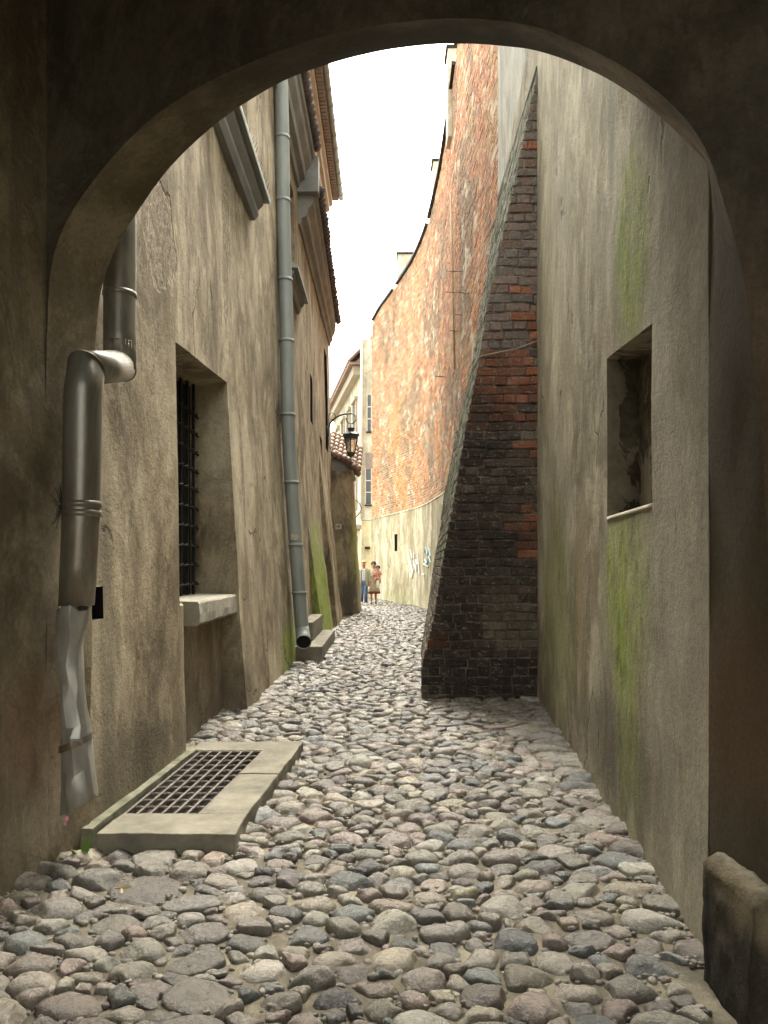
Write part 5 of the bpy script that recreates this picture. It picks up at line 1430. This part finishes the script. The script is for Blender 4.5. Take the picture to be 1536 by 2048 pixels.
# man
x0 = (727.5 - CX) * 28.0 / F
man, W, J = person((x0, 28.0, 0.02), 1.64, 'man in a pale green jacket, plaid shirt and blue jeans walking on the left', M['skin_red'], 0.05)
m = MB(); m.loft([ell(W, 1, z, a, b, 0, .005) for z, a, b in ((.47, .090, .066), (.60, .088, .070), (.72, .098, .074), (.79, .088, .062), (.825, .045, .045))]); m.build('shirt', M['plaid'], man, True)
m = MB()
rings = []
for z, a, b in ((.41, .135, .095), (.52, .128, .092), (.62, .118, .088), (.72, .122, .088), (.79, .112, .075), (.825, .06, .055)):
    rings.append([W(a*math.cos(t), .005 + b*math.sin(t), z) for t in [math.radians(-66 + 312*j/26) for j in range(27)]])
m.loft(rings, cap=False, closed=False)
for q in 'lr': m.tube([J['sh'+q][0], J['el'+q][0], J['wr'+q][0]], [.075, .056, .046], 12)
o = m.build('jacket', M['jacket'], man, True); o.modifiers.new('t', 'SOLIDIFY').thickness = .012
m = MB(); m.loft([ell(W, 1, z, a, b) for z, a, b in ((.545, .088, .068), (.50, .092, .072), (.46, .088, .068))])
for q in 'lr': m.tube([J['hp'+q][0] + Vector((0, 0, .04)), J['kn'+q][0], J['an'+q][0] + Vector((0, 0, -.02))], [.098, .072, .062], 14)
m.build('jeans', M['jeans'], man, True)
m = MB()
for q in 'lr':
    a, b = J['an'+q][0], J['to'+q][0]; m.tube([a + Vector((0, .03, -.035)), a.lerp(b, .5) + Vector((0, 0, -.02)), b + Vector((0, -.02, 0))], [.045, .046, .034], 10)
m.build('shoes', M['white_cloth'], man, True)
c = W(0, .012, .953); m = MB(); m.ball(c, (.102, .108, .085), 14, 8); m.v = [(x, y, max(z, c.z - .012 + (.0 if y > c.y else .03))) for x, y, z in m.v]; m.build('hair', M['hair_blond'], man, True)
# woman carrying a child
x1 = (747 - CX) * 28.4 / F
wom, W, J = person((x1, 28.4, 0.02), 1.62, 'dark haired woman in a cream dress with a dark red hem carrying a child', M['skin_fair'], -0.06, 'carry')
m = MB(); m.loft([ell(W, 1, z, a, b, 0, 0, 24, w) for z, a, b, w in ((.29, .150, .110, .010), (.40, .130, .098, .006), (.52, .105, .082, .002), (.62, .080, .066, 0), (.72, .092, .072, 0), (.79, .088, .062, 0), (.825, .045, .042, 0))])
for q in 'lr': m.tube([J['sh'+q][0], J['sh'+q][0].lerp(J['el'+q][0], .6)], [.070, .060], 12)
m.build('dress', M['dress'], wom, True)
m = MB(); m.loft([ell(W, 1, z, a, b, 0, 0, 24, .010) for z, a, b in ((.245, .162, .118), (.300, .1515, .1115))]); m.build('dress_hem', M['hem'], wom, True)
m = MB()
for q in 'lr':
    a, b = J['an'+q][0], J['to'+q][0]; m.tube([a + Vector((0, .03, -.035)), a.lerp(b, .5) + Vector((0, 0, -.02)), b + Vector((0, -.02, 0))], [.040, .042, .030], 10)
m.build('shoes', M['shoe_dark'], wom, True)
c = W(0, .018, .945); m = MB(); m.ball(c, (.105, .112, .105), 14, 10); m.v = [(x, y, max(z, c.z - .02) if y < c.y - .03 else z) for x, y, z in m.v]; m.build('hair', M['hair_dark'], wom, True)
# child on her arm
cb = Vector((x1 + .15, 28.22, 0.94)); ch = thing('person', cb, 'small child in pink clothes held on the arm of the woman', 'person')
J = {'pelvis': (cb + Vector((0, 0, .08)), .075), 'chest': (cb + Vector((0, .02, .25)), .080), 'neck': (cb + Vector((0, .02, .35)), .035), 'head': (cb + Vector((0.01, .0, .44)), .085), 'top': (cb + Vector((.01, .02, .50)), .055), 'nose': (cb + Vector((.01, -.09, .43)), .012),
     'sl': (cb + Vector((-.09, 0, .29)), .035), 'el': (cb + Vector((-.12, -.07, .20)), .026), 'hl': (cb + Vector((-.06, -.13, .20)), .020),
     'sr': (cb + Vector((.09, 0, .29)), .035), 'er': (cb + Vector((.13, -.06, .20)), .026), 'hr': (cb + Vector((.09, -.13, .16)), .020),
     'kl': (cb + Vector((-.09, -.13, .03)), .045), 'fl': (cb + Vector((-.09, -.12, -.14)), .026), 'kr': (cb + Vector((.10, -.12, .03)), .045), 'fr': (cb + Vector((.10, -.11, -.14)), .026)}
skin_mesh('body', J, [('pelvis','chest'),('chest','neck'),('neck','head'),('head','top'),('head','nose'),('chest','sl'),('sl','el'),('el','hl'),('chest','sr'),('sr','er'),('er','hr'),('pelvis','kl'),('kl','fl'),('pelvis','kr'),('kr','fr')], M['skin_fair'], ch)
m = MB(); m.loft([[cb + Vector((a*math.cos(t), .01 + b*math.sin(t), z)) for t in [2*math.pi*j/16 for j in range(16)]] for z, a, b in ((.0, .115, .10), (.10, .115, .10), (.22, .105, .095), (.30, .10, .08), (.345, .05, .045))])
for q in 'lr': m.tube([J['s'+q][0], J['e'+q][0]], [.048, .038], 10)
m.build('top', M['pink_cloth'], ch, True)
m = MB(); c = cb + Vector((.01, .025, .475)); m.ball(c, (.098, .10, .08), 12, 8); m.v = [(x, y, max(z, c.z - .01) if y < c.y - .02 else z) for x, y, z in m.v]; m.build('hair', M['hair_dark'], ch, True)
m = MB(); m.loft([[cb + Vector((.02 + a*math.cos(t), -.10 + .02*math.sin(t), z)) for t in [2*math.pi*j/12 for j in range(12)]] for z, a in ((-.32, .045), (-.2, .06), (-.02, .05))])
m.build('white_blanket', M['white_cloth'], ch, True)
